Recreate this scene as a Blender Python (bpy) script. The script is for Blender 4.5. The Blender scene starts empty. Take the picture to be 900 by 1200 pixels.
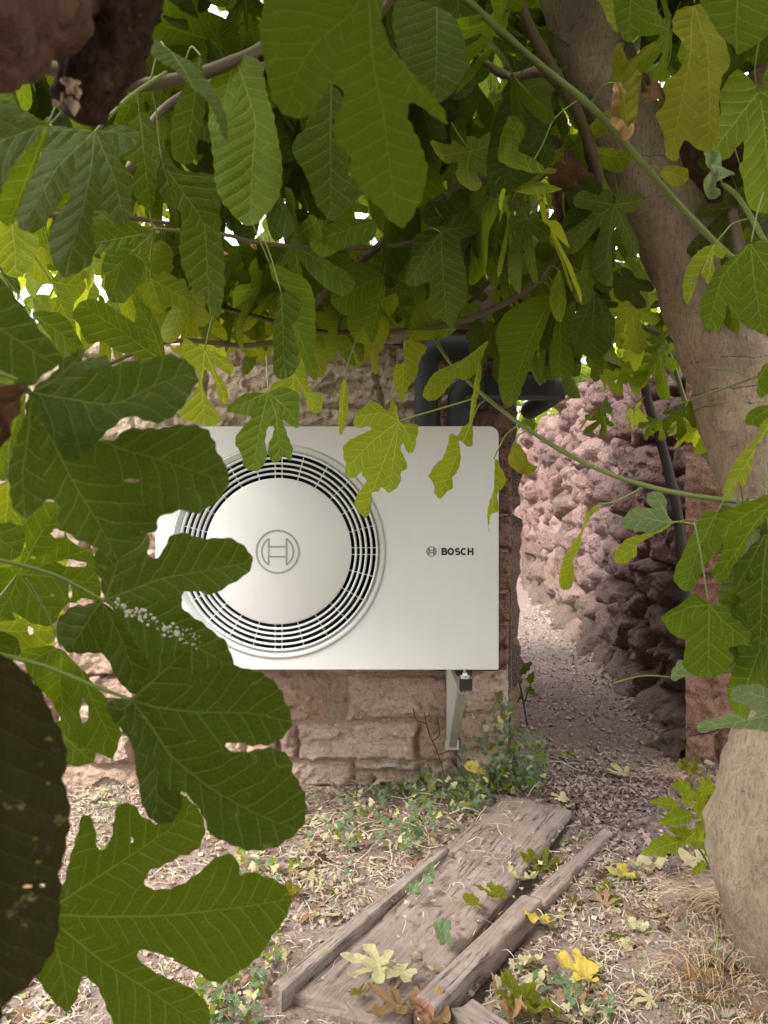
import bpy, bmesh, math, random
import numpy as np
from mathutils import Vector, Matrix, noise as mnoise
from mathutils.geometry import delaunay_2d_cdt

random.seed(7)
rng = np.random.default_rng(7)
sc = bpy.context.scene
col = sc.collection
F = 902.0            # focal length in photograph pixels
CH = 1.05            # camera height

# ------------------------------------------------------------------ camera
cd = bpy.data.cameras.new('camera'); cam = bpy.data.objects.new('camera', cd); col.objects.link(cam)
cam.location = (0, 0, CH); cam.rotation_euler = (math.radians(90), 0, 0)
cd.sensor_fit = 'HORIZONTAL'; cd.sensor_width = 36; cd.lens = 36 * F / 900
cd.clip_start = 0.02; cd.clip_end = 500
cd.dof.use_dof = True; cd.dof.focus_distance = 2.3; cd.dof.aperture_fstop = 13
sc.camera = cam

# ------------------------------------------------------------------ sky and sun
SUN_EL, SUN_AZ = 47, 238     # degrees; azimuth clockwise from +Y
w = bpy.data.worlds.new('World'); sc.world = w; w.use_nodes = True
wn = w.node_tree.nodes; wl = w.node_tree.links
bg = wn['Background']; sky = wn.new('ShaderNodeTexSky'); sky.sky_type = 'NISHITA'; sky.sun_disc = False
sky.sun_elevation = math.radians(SUN_EL); sky.sun_rotation = math.radians(SUN_AZ)
sky.air_density = 1.0; sky.dust_density = 4.0; sky.ozone_density = 0.6
tc_ = wn.new('ShaderNodeTexCoord'); cn_ = wn.new('ShaderNodeTexNoise'); cn_.inputs['Scale'].default_value = 1.6; cn_.inputs['Detail'].default_value = 5
wl.new(tc_.outputs['Generated'], cn_.inputs['Vector'])
cr_ = wn.new('ShaderNodeMapRange'); wl.new(cn_.outputs['Fac'], cr_.inputs[0]); cr_.inputs[1].default_value = .3; cr_.inputs[2].default_value = .6; cr_.inputs[3].default_value = .6; cr_.inputs[4].default_value = .95
cm_ = wn.new('ShaderNodeMix'); cm_.data_type = 'RGBA'; wl.new(cr_.outputs[0], cm_.inputs[0]); wl.new(sky.outputs[0], cm_.inputs[6]); cm_.inputs[7].default_value = (8.5, 8.6, 8.9, 1)   # thin bright cloud
wl.new(cm_.outputs[2], bg.inputs[0]); bg.inputs[1].default_value = 0.15
sd = bpy.data.lights.new('sun', 'SUN'); sd.energy = 2.2; sd.angle = math.radians(20); sd.color = (1.0, 0.965, 0.915)
sun = bpy.data.objects.new('sun', sd); col.objects.link(sun)
_a, _e = math.radians(SUN_AZ), math.radians(SUN_EL)
_d = Vector((math.sin(_a) * math.cos(_e), math.cos(_a) * math.cos(_e), math.sin(_e)))
sun.rotation_euler = _d.to_track_quat('Z', 'Y').to_euler(); sun.location = (-4, -4, 8)
sc.view_settings.view_transform = 'Standard'; sc.view_settings.look = 'None'
sc.view_settings.exposure = 1.62; sc.view_settings.gamma = 1
sc.cycles.max_bounces = 8; sc.cycles.transmission_bounces = 6; sc.cycles.diffuse_bounces = 5
sc.cycles.use_denoising = True

# ------------------------------------------------------------------ helpers
def P(px, py, d):
    return Vector(((px - 450) / F * d, d, CH + (600 - py) / F * d))
def G(px, py, z=0.0):
    d = F * (CH - z) / (py - 600)
    return Vector(((px - 450) / F * d, d, z))

def tag(o, label=None, cat=None, group=None, kind=None):
    if label: o['label'] = label
    if cat: o['category'] = cat
    if group: o['group'] = group
    if kind: o['kind'] = kind
    return o
def empty(name, loc=(0, 0, 0)):
    o = bpy.data.objects.new(name, None); col.objects.link(o); o.location = loc; o.empty_display_size = 0.1
    return o
def link(name, me, parent=None, mats=(), loc=None):
    o = bpy.data.objects.new(name, me); col.objects.link(o)
    for m in mats:
        if m.name not in [x.name for x in me.materials if x]: me.materials.append(m)
    if parent is not None:
        o.parent = parent
        # meshes are authored in world space: undo the parent's place
        pl = Vector((0, 0, 0)); q = parent
        while q is not None: pl += Vector(q.location); q = q.parent
        o.location = (Vector(loc) if loc is not None else Vector((0, 0, 0))) - pl
    elif loc is not None: o.location = loc
    return o
def mesh(name, v, f, smooth=True):
    me = bpy.data.meshes.new(name)
    me.from_pydata([tuple(p) for p in v] if not isinstance(v, list) else v, [], f if isinstance(f, list) else f.tolist())
    me.update()
    if smooth: me.polygons.foreach_set('use_smooth', [True] * len(me.polygons))
    return me

class MB:
    """collects simple solids in world space"""
    def __init__(s): s.v = []; s.f = []
    def add(s, v, f):
        n = len(s.v); s.v += [tuple(p) for p in v]; s.f += [tuple(i + n for i in q) for q in f]
    def box(s, a, b):
        x0, y0, z0 = a; x1, y1, z1 = b
        s.add([(x0,y0,z0),(x1,y0,z0),(x1,y1,z0),(x0,y1,z0),(x0,y0,z1),(x1,y0,z1),(x1,y1,z1),(x0,y1,z1)],
              [(0,3,2,1),(4,5,6,7),(0,1,5,4),(1,2,6,5),(2,3,7,6),(3,0,4,7)])
    def tube(s, pts, rad, n=8, caps=True, bump=0.0, seed=0, bf=9):
        pts = [Vector(p) for p in pts]; m = len(pts)
        if not hasattr(rad, '__len__'): rad = [rad] * m
        t0 = (pts[1] - pts[0]).normalized(); up = Vector((0, 0, 1)) if abs(t0.z) < .9 else Vector((1, 0, 0))
        nx = t0.cross(up).normalized(); vs = []
        for i in range(m):
            t = (pts[min(i+1, m-1)] - pts[max(i-1, 0)]).normalized()
            nx = (nx - t * nx.dot(t)).normalized(); ny = t.cross(nx)
            for k in range(n):
                a = 2 * math.pi * k / n; dr = nx * math.cos(a) + ny * math.sin(a); r = rad[i]
                if bump: r *= 1 + bump * mnoise.fractal((pts[i] + dr * r) * bf + Vector((seed, 0, 0)), 1, 2, 4)
                vs.append(pts[i] + dr * r)
        fs = [(i*n+k, i*n+(k+1) % n, (i+1)*n+(k+1) % n, (i+1)*n+k) for i in range(m-1) for k in range(n)]
        if caps: fs += [tuple(range(n))[::-1], tuple(range((m-1)*n, m*n))]
        s.add(vs, fs)
    def build(s, name, mats, parent=None, smooth=False, bevel=0):
        me = mesh(name, s.v, s.f, smooth)
        if bevel:
            bm = bmesh.new(); bm.from_mesh(me)
            bmesh.ops.bevel(bm, geom=[e for e in bm.edges if e.is_manifold and e.calc_face_angle(0) > .5], offset=bevel, segments=2, affect='EDGES')
            bm.to_mesh(me); bm.free()
        o = link(name, me, parent, mats if isinstance(mats, (list, tuple)) else [mats])
        return o
def spline(pts, n=8):
    pts = [Vector(p) for p in pts]; out = []
    for i in range(len(pts) - 1):
        p0 = pts[max(i-1, 0)]; p1 = pts[i]; p2 = pts[i+1]; p3 = pts[min(i+2, len(pts)-1)]
        for k in range(n):
            t = k / n
            out.append(.5 * ((2*p1) + (p2-p0)*t + (2*p0-5*p1+4*p2-p3)*t*t + (3*p1-p0-3*p2+p3)*t**3))
    out.append(pts[-1]); return out
def lerps(vals, n):
    xs = np.linspace(0, len(vals)-1, n); return list(np.interp(xs, range(len(vals)), vals))

# numpy value noise -------------------------------------------------
def _h(ix, iy, iz):
    a = (ix * 374761393 + iy * 668265263 + iz * 2147483647 % 1013904223) & 0xFFFFFFFF
    a = ((a ^ (a >> 13)) * 1274126177) & 0xFFFFFFFF
    return ((a ^ (a >> 16)) & 0xFFFF) / 65535.0
def vnoise(x, y, z=0.0):
    x = np.asarray(x, float); y = np.asarray(y, float); z = np.zeros_like(x) + z
    ix = np.floor(x).astype(np.int64); iy = np.floor(y).astype(np.int64); iz = np.floor(z).astype(np.int64)
    fx, fy, fz = x-ix, y-iy, z-iz
    fx = fx*fx*(3-2*fx); fy = fy*fy*(3-2*fy); fz = fz*fz*(3-2*fz); r = 0
    for a in (0, 1):
        for b in (0, 1):
            for c in (0, 1):
                wgt = (fx if a else 1-fx) * (fy if b else 1-fy) * (fz if c else 1-fz)
                r = r + wgt * _h(ix+a, iy+b, iz+c)
    return r * 2 - 1
def fbm(x, y, z=0.0, o=4, g=.5):
    r = 0; a = 1; s = 0
    for i in range(o):
        r = r + a * vnoise(np.asarray(x) * 2**i + 17*i, np.asarray(y) * 2**i + 5*i, z + 3*i); s += a; a *= g
    return r / s
def sstep(a, b, x):
    t = np.clip((x - a) / (b - a), 0, 1); return t*t*(3-2*t)

# ------------------------------------------------------------------ materials
class NT:
    def __init__(s, name):
        s.m = bpy.data.materials.new(name); s.m.use_nodes = True; s.n = s.m.node_tree.nodes; s.l = s.m.node_tree.links
        s.b = s.n['Principled BSDF']; s.out = s.n['Material Output']
    def _in(s, sock, v):
        if isinstance(v, bpy.types.NodeSocket): s.l.new(v, sock)
        else: sock.default_value = v
    def math(s, op, a, b=0.0, c=None, clamp=False):
        n = s.n.new('ShaderNodeMath'); n.operation = op; n.use_clamp = clamp
        s._in(n.inputs[0], a); s._in(n.inputs[1], b)
        if c is not None: s._in(n.inputs[2], c)
        return n.outputs[0]
    def obj(s): return s.n.new('ShaderNodeTexCoord').outputs['Object']
    def pos(s): return s.n.new('ShaderNodeNewGeometry').outputs['Position']
    def noise(s, vec, scale, detail=4, rough=.55, dist=0):
        n = s.n.new('ShaderNodeTexNoise'); s._in(n.inputs['Vector'], vec); n.inputs['Scale'].default_value = scale
        n.inputs['Detail'].default_value = detail; n.inputs['Roughness'].default_value = rough; n.inputs['Distortion'].default_value = dist
        return n.outputs['Fac']
    def vor(s, vec, scale, feature='DISTANCE_TO_EDGE', out='Distance'):
        n = s.n.new('ShaderNodeTexVoronoi'); n.feature = feature; s._in(n.inputs['Vector'], vec); n.inputs['Scale'].default_value = scale
        return n.outputs[out]
    def mapr(s, v, a, b, c=0., d=1., smooth=False):
        n = s.n.new('ShaderNodeMapRange'); s._in(n.inputs[0], v)
        if smooth: n.interpolation_type = 'SMOOTHSTEP'
        for i, q in enumerate((a, b, c, d)): s._in(n.inputs[i+1], q)
        return n.outputs[0]
    def ramp(s, v, stops):
        n = s.n.new('ShaderNodeValToRGB'); s._in(n.inputs[0], v); e = n.color_ramp.elements
        while len(e) < len(stops): e.new(.5)
        for i, (p, c) in enumerate(stops): e[i].position = p; e[i].color = (*c, 1)
        return n.outputs[0]
    def mix(s, f, a, b, blend='MIX'):
        n = s.n.new('ShaderNodeMix'); n.data_type = 'RGBA'; n.blend_type = blend
        s._in(n.inputs[0], f)
        for i, q in ((6, a), (7, b)): s._in(n.inputs[i], (*q, 1) if isinstance(q, tuple) and len(q) == 3 else q)
        return n.outputs[2]
    def scale(s, vec, sx, sy, sz):
        n = s.n.new('ShaderNodeMapping'); s._in(n.inputs['Vector'], vec); n.inputs['Scale'].default_value = (sx, sy, sz); return n.outputs[0]
    def bump(s, h, strength=.5, dist=.01, normal=None):
        n = s.n.new('ShaderNodeBump'); s._in(n.inputs['Height'], h); n.inputs['Strength'].default_value = strength; n.inputs['Distance'].default_value = dist
        if normal is not None: s.l.new(normal, n.inputs['Normal'])
        return n.outputs[0]
    def fin(s, color, rough=.8, normal=None, spec=.3, metal=0):
        s._in(s.b.inputs['Base Color'], (*color, 1) if isinstance(color, tuple) else color)
        s._in(s.b.inputs['Roughness'], rough); s.b.inputs['Specular IOR Level'].default_value = spec; s.b.inputs['Metallic'].default_value = metal
        if normal is not None: s.l.new(normal, s.b.inputs['Normal'])
        return s.m

def plain(name, c, rough=.5, metal=0, spec=.5, bump=0, bs=200):
    t = NT(name); o = t.obj()
    cc = t.mix(t.mapr(t.noise(o, 12, 5), .3, .7), tuple(x * .92 for x in c), tuple(min(1, x * 1.05) for x in c))
    nm = t.bump(t.noise(o, bs, 3), bump, .001) if bump else None
    return t.fin(cc, rough, nm, spec, metal)

def mat_stone(name, ramp, grey=.25, top=None, dark=.0, sc_=1.0):
    t = NT(name); p = t.pos(); oi = t.n.new('ShaderNodeObjectInfo')
    base = t.ramp(oi.outputs['Random'], ramp)
    n1 = t.noise(p, 9 * sc_, 6, .65); n2 = t.noise(p, 55 * sc_, 6, .7); n3 = t.noise(p, 260 * sc_, 3, .6)
    c = t.mix(t.mapr(n1, .35, .7), base, t.mix(.35, base, ramp[-1][1]))
    c = t.mix(t.mapr(n2, .50, .70, 0, .6), c, tuple(x * .55 for x in ramp[0][1]))
    c = t.mix(t.mapr(t.noise(p, 120 * sc_, 4, .7), .56, .66, 0, .7), c, tuple(x * .4 for x in ramp[0][1]))
    c = t.mix(t.mapr(n3, .5, .7, 0, .5), c, (.66, .56, .47))
    c = t.mix(t.mapr(t.noise(p, 3.1 * sc_, 5, .7), .5, .72, 0, grey), c, (.27, .24, .21) if ramp[0][1][0] < .2 else (.40, .36, .30))
    if top:      # green-grey growth near the foot of the wall
        sx = t.n.new('ShaderNodeSeparateXYZ'); t.l.new(p, sx.inputs[0])
        f = t.math('MULTIPLY', t.mapr(sx.outputs[2], .75, .1, 0, 1), t.mapr(n1, .42, .62), clamp=True)
        c = t.mix(t.math('MULTIPLY', f, top), c, (.14, .13, .075))
    h = t.math('ADD', t.math('MULTIPLY', n2, .7), t.math('MULTIPLY', n3, .35))
    h = t.math('ADD', h, t.math('MULTIPLY', t.vor(p, 38 * sc_, 'F1'), .5))
    return t.fin(c, .92, t.bump(h, 1.0, .03), .15)

M = {}
M['stone'] = mat_stone('sandstone', [(0, (.46, .285, .20)), (.35, (.58, .40, .295)), (.7, (.65, .475, .365)), (1, (.69, .55, .44))], .3)
M['render'] = mat_stone('lime_plastered_stone', [(0, (.50, .40, .28)), (.5, (.58, .48, .34)), (1, (.62, .50, .36))], .1)
M['corner'] = mat_stone('dark_corner_stone', [(0, (.16, .085, .06)), (.5, (.22, .11, .08)), (1, (.26, .14, .10))], .2)
M['mortar'] = mat_stone('lime_mortar', [(0, (.34, .25, .18)), (1, (.46, .35, .25))], .2)
M['mortar_dark'] = mat_stone('dark_joint_earth', [(0, (.075, .05, .04)), (1, (.13, .09, .07))], .1)
M['red'] = mat_stone('weathered_red_sandstone', [(0, (.085, .038, .033)), (.4, (.145, .068, .060)), (.75, (.21, .112, .100)), (1, (.30, .185, .165))], .5, 0.9, sc_=1.0)
M['brick'] = mat_stone('red_brick_stone', [(0, (.28, .12, .075)), (.5, (.36, .17, .11)), (1, (.42, .24, .17))], .15)

# soil
t = NT('dry_pink_soil'); p = t.pos()
n1 = t.noise(p, 1.7, 6, .6); n2 = t.noise(p, 26, 6, .75); n3 = t.noise(p, 140, 4, .7)
c = t.ramp(n1, [(.3, (.27, .20, .165)), (.5, (.42, .32, .27)), (.75, (.52, .42, .36))])
sy_ = t.n.new('ShaderNodeSeparateXYZ'); t.l.new(p, sy_.inputs[0])
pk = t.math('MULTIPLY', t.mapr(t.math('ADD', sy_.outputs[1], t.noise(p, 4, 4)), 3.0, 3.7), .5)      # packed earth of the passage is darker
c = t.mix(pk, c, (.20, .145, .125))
c = t.mix(t.mapr(n2, .35, .7), t.mix(.5, c, (.14, .10, .08)), c)
c = t.mix(t.mapr(n3, .55, .75, 0, .6), c, (.55, .45, .36))
c = t.mix(t.mapr(t.vor(p, 60, 'F1'), .1, .3, .45, 0), c, (.10, .075, .06))
h = t.math('ADD', t.math('MULTIPLY', n2, .8), t.math('MULTIPLY', n3, .5))
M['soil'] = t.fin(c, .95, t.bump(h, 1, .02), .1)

# bark
def mat_bark(name, a, b, crack, tan=(.46, .36, .24), lentic=1.0):
    t = NT(name); o = t.pos(); s = t.scale(o, 1, 1, .32)
    n1 = t.noise(s, 12, 6, .65); n2 = t.noise(s, 130, 5, .7); n3 = t.noise(o, 5, 5, .6)
    c = t.mix(t.mapr(n1, .35, .65), a, b)
    c = t.mix(t.mapr(n3, .5, .7, 0, .65), c, tan)
    c = t.mix(t.mapr(n2, .48, .66, 0, .6), c, crack)
    st = t.noise(t.scale(o, 3, 3, 30), 1.2, 4, .6, .6)      # the thin horizontal scars
    sca = t.mapr(t.math('ABSOLUTE', t.math('SUBTRACT', st, .5)), .0, .006, 1, 0)
    sca = t.math('MULTIPLY', sca, t.mapr(t.noise(o, 9, 3), .52, .6))
    c = t.mix(t.math('MULTIPLY', sca, .8), c, (.05, .035, .025))
    sz = t.n.new('ShaderNodeSeparateXYZ'); t.l.new(o, sz.inputs[0])      # old ring scars round the stem
    zz_ = t.math('ADD', sz.outputs[2], t.math('MULTIPLY', t.math('SUBTRACT', t.noise(o, 14, 4), .5), .035))
    for kz in (1.315, 1.352, 1.425, 1.95, 2.03, 2.12, .62):
        ln = t.mapr(t.math('ABSOLUTE', t.math('SUBTRACT', zz_, kz)), .0008, .0022, 1, 0)
        c = t.mix(t.math('MULTIPLY', t.math('MULTIPLY', ln, t.mapr(t.noise(o, 11 + kz, 3), .42, .52)), .75), c, (.045, .03, .02))
    lent = t.math('MULTIPLY', t.mapr(t.vor(t.scale(o, 1, 1, 2.5), 70, 'F1'), .12, .2, 1, 0), .45)
    c = t.mix(t.math('MULTIPLY', lent, lentic), c, (.5, .42, .3))
    h = t.math('ADD', n1, t.math('MULTIPLY', n2, .6))
    return t.fin(c, .85, t.bump(h, 1.0, .012), .2)
M['bark'] = mat_bark('fig_bark', (.21, .16, .11), (.34, .265, .185), (.11, .08, .055), (.44, .345, .24))
M['bark_red'] = mat_bark('rough_brown_bark', (.085, .045, .03), (.17, .095, .06), (.02, .013, .01), (.14, .085, .055), 0.0)
t = NT('old_cracked_bark'); p = t.pos(); n1 = t.noise(p, 30, 8, .75, .5); n2 = t.noise(t.scale(p, 1, 1, .4), 120, 6, .75)
c = t.mix(t.mapr(n1, .35, .65), (.045, .026, .018), (.13, .08, .055)); c = t.mix(t.mapr(n2, .5, .65, 0, .7), c, (.02, .012, .01)); c = t.mix(t.mapr(t.noise(p, 70, 5), .6, .7, 0, .6), c, (.24, .16, .12))
M['bark_old'] = t.fin(c, .9, t.bump(t.math('ADD', n1, n2), 1, .02), .1)
M['twig'] = plain('brown_twig', (.10, .075, .035), .6, bump=.3, bs=300)
M['shoot'] = plain('green_shoot', (.13, .17, .035), .45, bump=.2, bs=300)
M['petiole'] = plain('leaf_stalk', (.15, .20, .035), .5)
M['vine'] = plain('dark_vine_bark', (.035, .028, .022), .8, bump=.6, bs=120)

# leaves -----------------------------------------------------------
def mat_leaf(name, top, var, under, vein, trans=.4, vstr=.75, spots=.4, rough=.55):
    t = NT(name)
    uv = t.n.new('ShaderNodeUVMap'); uv.uv_map = 'vein'; x = t.n.new('ShaderNodeSeparateXYZ'); t.l.new(uv.outputs[0], x.inputs[0])
    u, v = x.outputs[0], x.outputs[1]
    uv2 = t.n.new('ShaderNodeUVMap'); uv2.uv_map = 'size'; y = t.n.new('ShaderNodeSeparateXYZ'); t.l.new(uv2.outputs[0], y.inputs[0])
    L = y.outputs[0]; o = t.obj()
    av = t.math('ABSOLUTE', v)
    rel = t.math('DIVIDE', u, L)
    wmain = t.mapr(rel, 0, 1, .0017, .0004)
    main = t.mapr(av, t.math('MULTIPLY', wmain, .5), wmain, 1, 0)
    nz = t.math('MULTIPLY', t.math('SUBTRACT', t.noise(o, 28, 2), .5), .012)
    s = t.math('ADD', t.math('SUBTRACT', u, t.math('MULTIPLY', av, .95)), nz)
    s = t.math('ADD', s, t.math('MULTIPLY', t.math('MULTIPLY', av, av), 5.0))
    s = t.math('ADD', s, t.math('MULTIPLY', t.math('SIGN', v), .004))
    q = t.math('FRACT', t.math('DIVIDE', s, .019))
    dd = t.math('MULTIPLY', t.math('ABSOLUTE', t.math('SUBTRACT', q, .5)), .019)
    sec = t.math('MULTIPLY', t.mapr(dd, .0004, .0011, 1, 0), t.mapr(av, .0, .08, 1, .4))
    q3 = t.math('FRACT', t.math('DIVIDE', t.math('ADD', t.math('ADD', av, t.math('MULTIPLY', u, .25)), t.math('MULTIPLY', nz, .8)), .0052))
    ter = t.math('MULTIPLY', t.mapr(t.math('ABSOLUTE', t.math('SUBTRACT', q3, .5)), .03, .1, 1, 0), .22)
    net = t.math('MULTIPLY', t.mapr(t.vor(o, 170), .02, .10, 1, 0), .26)
    vn = t.math('MAXIMUM', t.math('MAXIMUM', main, sec), t.math('MAXIMUM', ter, net))
    g = t.n.new('ShaderNodeNewGeometry'); oi = t.n.new('ShaderNodeObjectInfo')
    rnd = t.math('FRACT', t.math('ADD', oi.outputs['Random'], g.outputs['Random Per Island']))
    c = t.mix(rnd, top, var)
    c = t.mix(t.mapr(t.noise(o, 14, 4), .4, .75, 0, .4), c, tuple(k * .6 for k in top))
    c = t.mix(t.math('MULTIPLY', t.mapr(t.noise(o, 60, 4, .7), .62, .72), spots), c, (.26, .21, .09))
    face = t.mix(t.math('MULTIPLY', vn, vstr * .8), c, vein)
    back = t.mix(t.math('MULTIPLY', vn, vstr), t.mix(.75, c, under), vein)
    cc = t.mix(g.outputs['Backfacing'], face, back)
    hh = t.math('ADD', t.math('MULTIPLY', vn, -.5), t.math('MULTIPLY', t.noise(o, 90, 4), .5))
    hh = t.math('ADD', hh, t.math('MULTIPLY', t.math('ABSOLUTE', t.math('SUBTRACT', q, .5)), 1.1))
    nm = t.bump(hh, .6, .003)
    t.fin(cc, rough, nm, .06)
    tr = t.n.new('ShaderNodeBsdfTranslucent'); mx = t.n.new('ShaderNodeMixShader'); mx.inputs[0].default_value = trans
    gain = t.mix(t.math('MULTIPLY', vn, .6), tuple(min(1, k) for k in (var[0] * 4.0, var[1] * 3.3, var[2] * 1.5)), tuple(min(1, k) for k in (var[0] * 7, var[1] * 5.5, var[2] * 6)))
    t.l.new(gain, tr.inputs[0]); t.l.new(t.b.outputs[0], mx.inputs[1]); t.l.new(tr.outputs[0], mx.inputs[2]); t.l.new(mx.outputs[0], t.out.inputs[0])
    return t.m
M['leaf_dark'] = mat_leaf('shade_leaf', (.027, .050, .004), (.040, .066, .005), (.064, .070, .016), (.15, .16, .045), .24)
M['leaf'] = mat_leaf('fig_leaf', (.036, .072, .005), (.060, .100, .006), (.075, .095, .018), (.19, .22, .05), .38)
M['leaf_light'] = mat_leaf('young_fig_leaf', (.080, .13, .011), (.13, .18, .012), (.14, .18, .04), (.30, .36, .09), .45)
M['leaf_grey'] = mat_leaf('dusty_fig_leaf', (.09, .15, .075), (.12, .18, .10), (.2, .25, .14), (.3, .36, .2), .3)
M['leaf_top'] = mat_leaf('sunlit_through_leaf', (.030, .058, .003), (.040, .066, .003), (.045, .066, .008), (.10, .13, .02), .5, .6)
M['leaf_yellow'] = mat_leaf('yellow_fallen_leaf', (.58, .40, .05), (.62, .48, .12), (.60, .50, .20), (.7, .62, .3), .25, .5, .9)
M['leaf_pale'] = mat_leaf('dry_pale_leaf', (.42, .40, .20), (.48, .42, .24), (.5, .46, .3), (.6, .56, .4), .15, .6, .8, .8)
M['leaf_brown'] = mat_leaf('dry_brown_leaf', (.22, .12, .06), (.30, .18, .09), (.3, .2, .12), (.4, .3, .2), .15, .6, .8, .8)
M['leaf_dead'] = mat_leaf('dead_curled_leaf', (.055, .028, .014), (.08, .045, .02), (.08, .05, .03), (.12, .08, .05), .08, .6, .8, .9)
M['leaf_shaded'] = mat_leaf('shade_dark_leaf', (.018, .020, .006), (.030, .026, .009), (.03, .03, .012), (.06, .06, .02), .12, .5, .8, .7)  # nearest leaf at left: its shade is put into this near-black colour
M['leaf_ygreen'] = mat_leaf('yellowing_leaf', (.075, .11, .009), (.13, .145, .012), (.13, .15, .03), (.24, .27, .06), .4, .5, .9)
M['ivy'] = mat_leaf('ivy_leaf', (.06, .13, .06), (.13, .20, .10), (.2, .26, .16), (.32, .38, .26), .2, .9)

# wood
t = NT('weathered_plank'); p = t.obj(); g = t.scale(p, 1, .07, 1)
n1 = t.noise(g, 70, 6, .7, .4); n2 = t.noise(p, 9, 5, .6); n3 = t.noise(p, 240, 4, .7)
c = t.mix(t.mapr(n1, .3, .7), (.19, .145, .12), (.35, .275, .235)); c = t.mix(t.mapr(n2, .45, .7, 0, .6), c, (.42, .35, .30))
c = t.mix(t.mapr(n3, .55, .75, 0, .5), c, (.16, .12, .10))
c = t.mix(t.mapr(t.noise(p, 5, 5, .7), .60, .68, 0, .7), c, (.24, .25, .07))
ck = t.noise(t.scale(p, 1, .035, 1), 42, 5, .6, .3); ckl = t.mapr(t.math('ABSOLUTE', t.math('SUBTRACT', ck, .5)), .004, .018, 1, 0); ckl = t.math('MULTIPLY', ckl, t.mapr(t.noise(p, 7, 3), .42, .6)); c = t.mix(t.math('MULTIPLY', ckl, .8), c, (.05, .035, .028)); c = t.mix(t.mapr(t.noise(p, 28, 6, .75), .55, .7, 0, .6), c, (.13, .095, .075)); c = t.mix(t.mapr(n1, .60, .66, 0, .7), c, (.07, .05, .04)); n1 = t.math('SUBTRACT', t.math('MULTIPLY', n1, .7), t.math('MULTIPLY', ckl, .3))
M['wood'] = t.fin(c, .9, t.bump(t.math('ADD', n1, t.math('MULTIPLY', n3, .3)), .9, .008), .15)
M['wood_end'] = plain('red_sawn_end', (.30, .15, .11), .9, bump=.5, bs=120)
M['beam'] = plain('dark_old_beam', (.10, .065, .05), .9, bump=.8, bs=60)

t = NT('white_powder_coat'); p = t.pos(); n_ = t.noise(t.scale(p, 6, 6, 1.2), 3, 5, .6)
c = t.mix(t.mapr(n_, .45, .75, 0, .10), (.665, .67, .67), (.50, .48, .44)); c = t.mix(t.mapr(t.noise(p, 320, 2), .72, .76, 0, .35), c, (.35, .33, .28))
M['white'] = t.fin(c, .38, t.bump(t.noise(p, 900, 2), .03, .001), .4)
M['white_grille'] = plain('white_grille_plastic', (.72, .74, .75), .35, spec=.4)
M['greyring'] = plain('light_grey_collar', (.52, .54, .54), .4)
M['emblem'] = plain('warm_grey_print', (.33, .325, .29), .4)
M['black'] = plain('black_plastic', (.012, .012, .013), .45)
M['cavity'] = plain('dark_fan_chamber', (.006, .006, .006), .9)
M['edge'] = plain('dark_seam_gasket', (.05, .05, .045), .6)
M['zinc'] = plain('galvanised_steel', (.50, .51, .47), .42, metal=.55, bump=.1, bs=150)
M['bolt'] = plain('bright_zinc_bolt', (.6, .62, .64), .25, metal=.9)
M['pipe'] = plain('grey_insulation_foam', (.028, .032, .036), .75, bump=.3, bs=200)
M['pink_house'] = plain('pink_render', (.55, .36, .30), .9)
M['roof'] = plain('red_roof_tile', (.38, .16, .10), .85)
M['glass'] = plain('dark_window_pane', (.03, .04, .045), .1)

# ------------------------------------------------------------------ ground
def gz(x, y):
    x = np.asarray(x, float); y = np.asarray(y, float)
    near = np.exp(-(y / 9.0) ** 4)
    r = .012 * fbm(x * 2.2, y * 2.2, 1.3, 4) + .010 * fbm(x * 9, y * 9, 2.1, 4) + .006 * np.abs(fbm(x * 30, y * 30, 4.4, 3))
    bank = .03 * sstep(.35, 1.1, x) * sstep(3.2, 1.8, y)
    trench = -.03 * np.exp(-((x - (y - 1.9) * .43 - .28) / .05) ** 2) * sstep(3.0, 2.5, y)
    foot = .05 * np.exp(-np.abs(x - (1.36 + (y - 3.27) * .084)) / .12) * sstep(3.0, 3.6, y)
    return (r + bank + trench + foot - .012) * near
def span(lo, hi, step, far_lo, far_hi, grow=1.18):
    a = list(np.arange(lo, hi, step)); s = step; q = a[-1]
    while q < far_hi: s *= grow; q += s; a.append(q)
    s = step; q = a[0]; b = []
    while q > far_lo: s *= grow; q -= s; b.append(q)
    return np.array(b[::-1] + a)
gx = span(-1.7, 2.0, .011, -250, 250); gy = span(1.2, 4.3, .0115, -60, 350, 1.06)
X, Y = np.meshgrid(gx, gy); Z = gz(X, Y)
nx_, ny_ = len(gx), len(gy); idx = np.arange(nx_ * ny_).reshape(ny_, nx_)
fq = np.stack([idx[:-1, :-1], idx[:-1, 1:], idx[1:, 1:], idx[1:, :-1]], -1).reshape(-1, 4)
def np_mesh(name, V, Q, smooth=True):
    me = bpy.data.meshes.new(name); me.vertices.add(len(V)); me.vertices.foreach_set('co', np.ascontiguousarray(V, np.float32).ravel())
    k = Q.shape[1]; me.loops.add(Q.size); me.loops.foreach_set('vertex_index', Q.ravel().astype(np.int32))
    me.polygons.add(len(Q)); me.polygons.foreach_set('loop_start', np.arange(0, Q.size, k, dtype=np.int32))
    me.polygons.foreach_set('loop_total', np.full(len(Q), k, np.int32)); me.update(calc_edges=True); me.validate()
    if smooth: me.polygons.foreach_set('use_smooth', np.ones(len(Q), bool))
    return me
g_me = np_mesh('ground', np.stack([X, Y, Z], -1).reshape(-1, 3), fq)
tag(link('ground', g_me, None, [M['soil']]), 'dry pinkish soil with trodden path leading into the alley', 'ground', kind='structure')
import bisect
_gx, _gy = gx.tolist(), gy.tolist()
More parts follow.
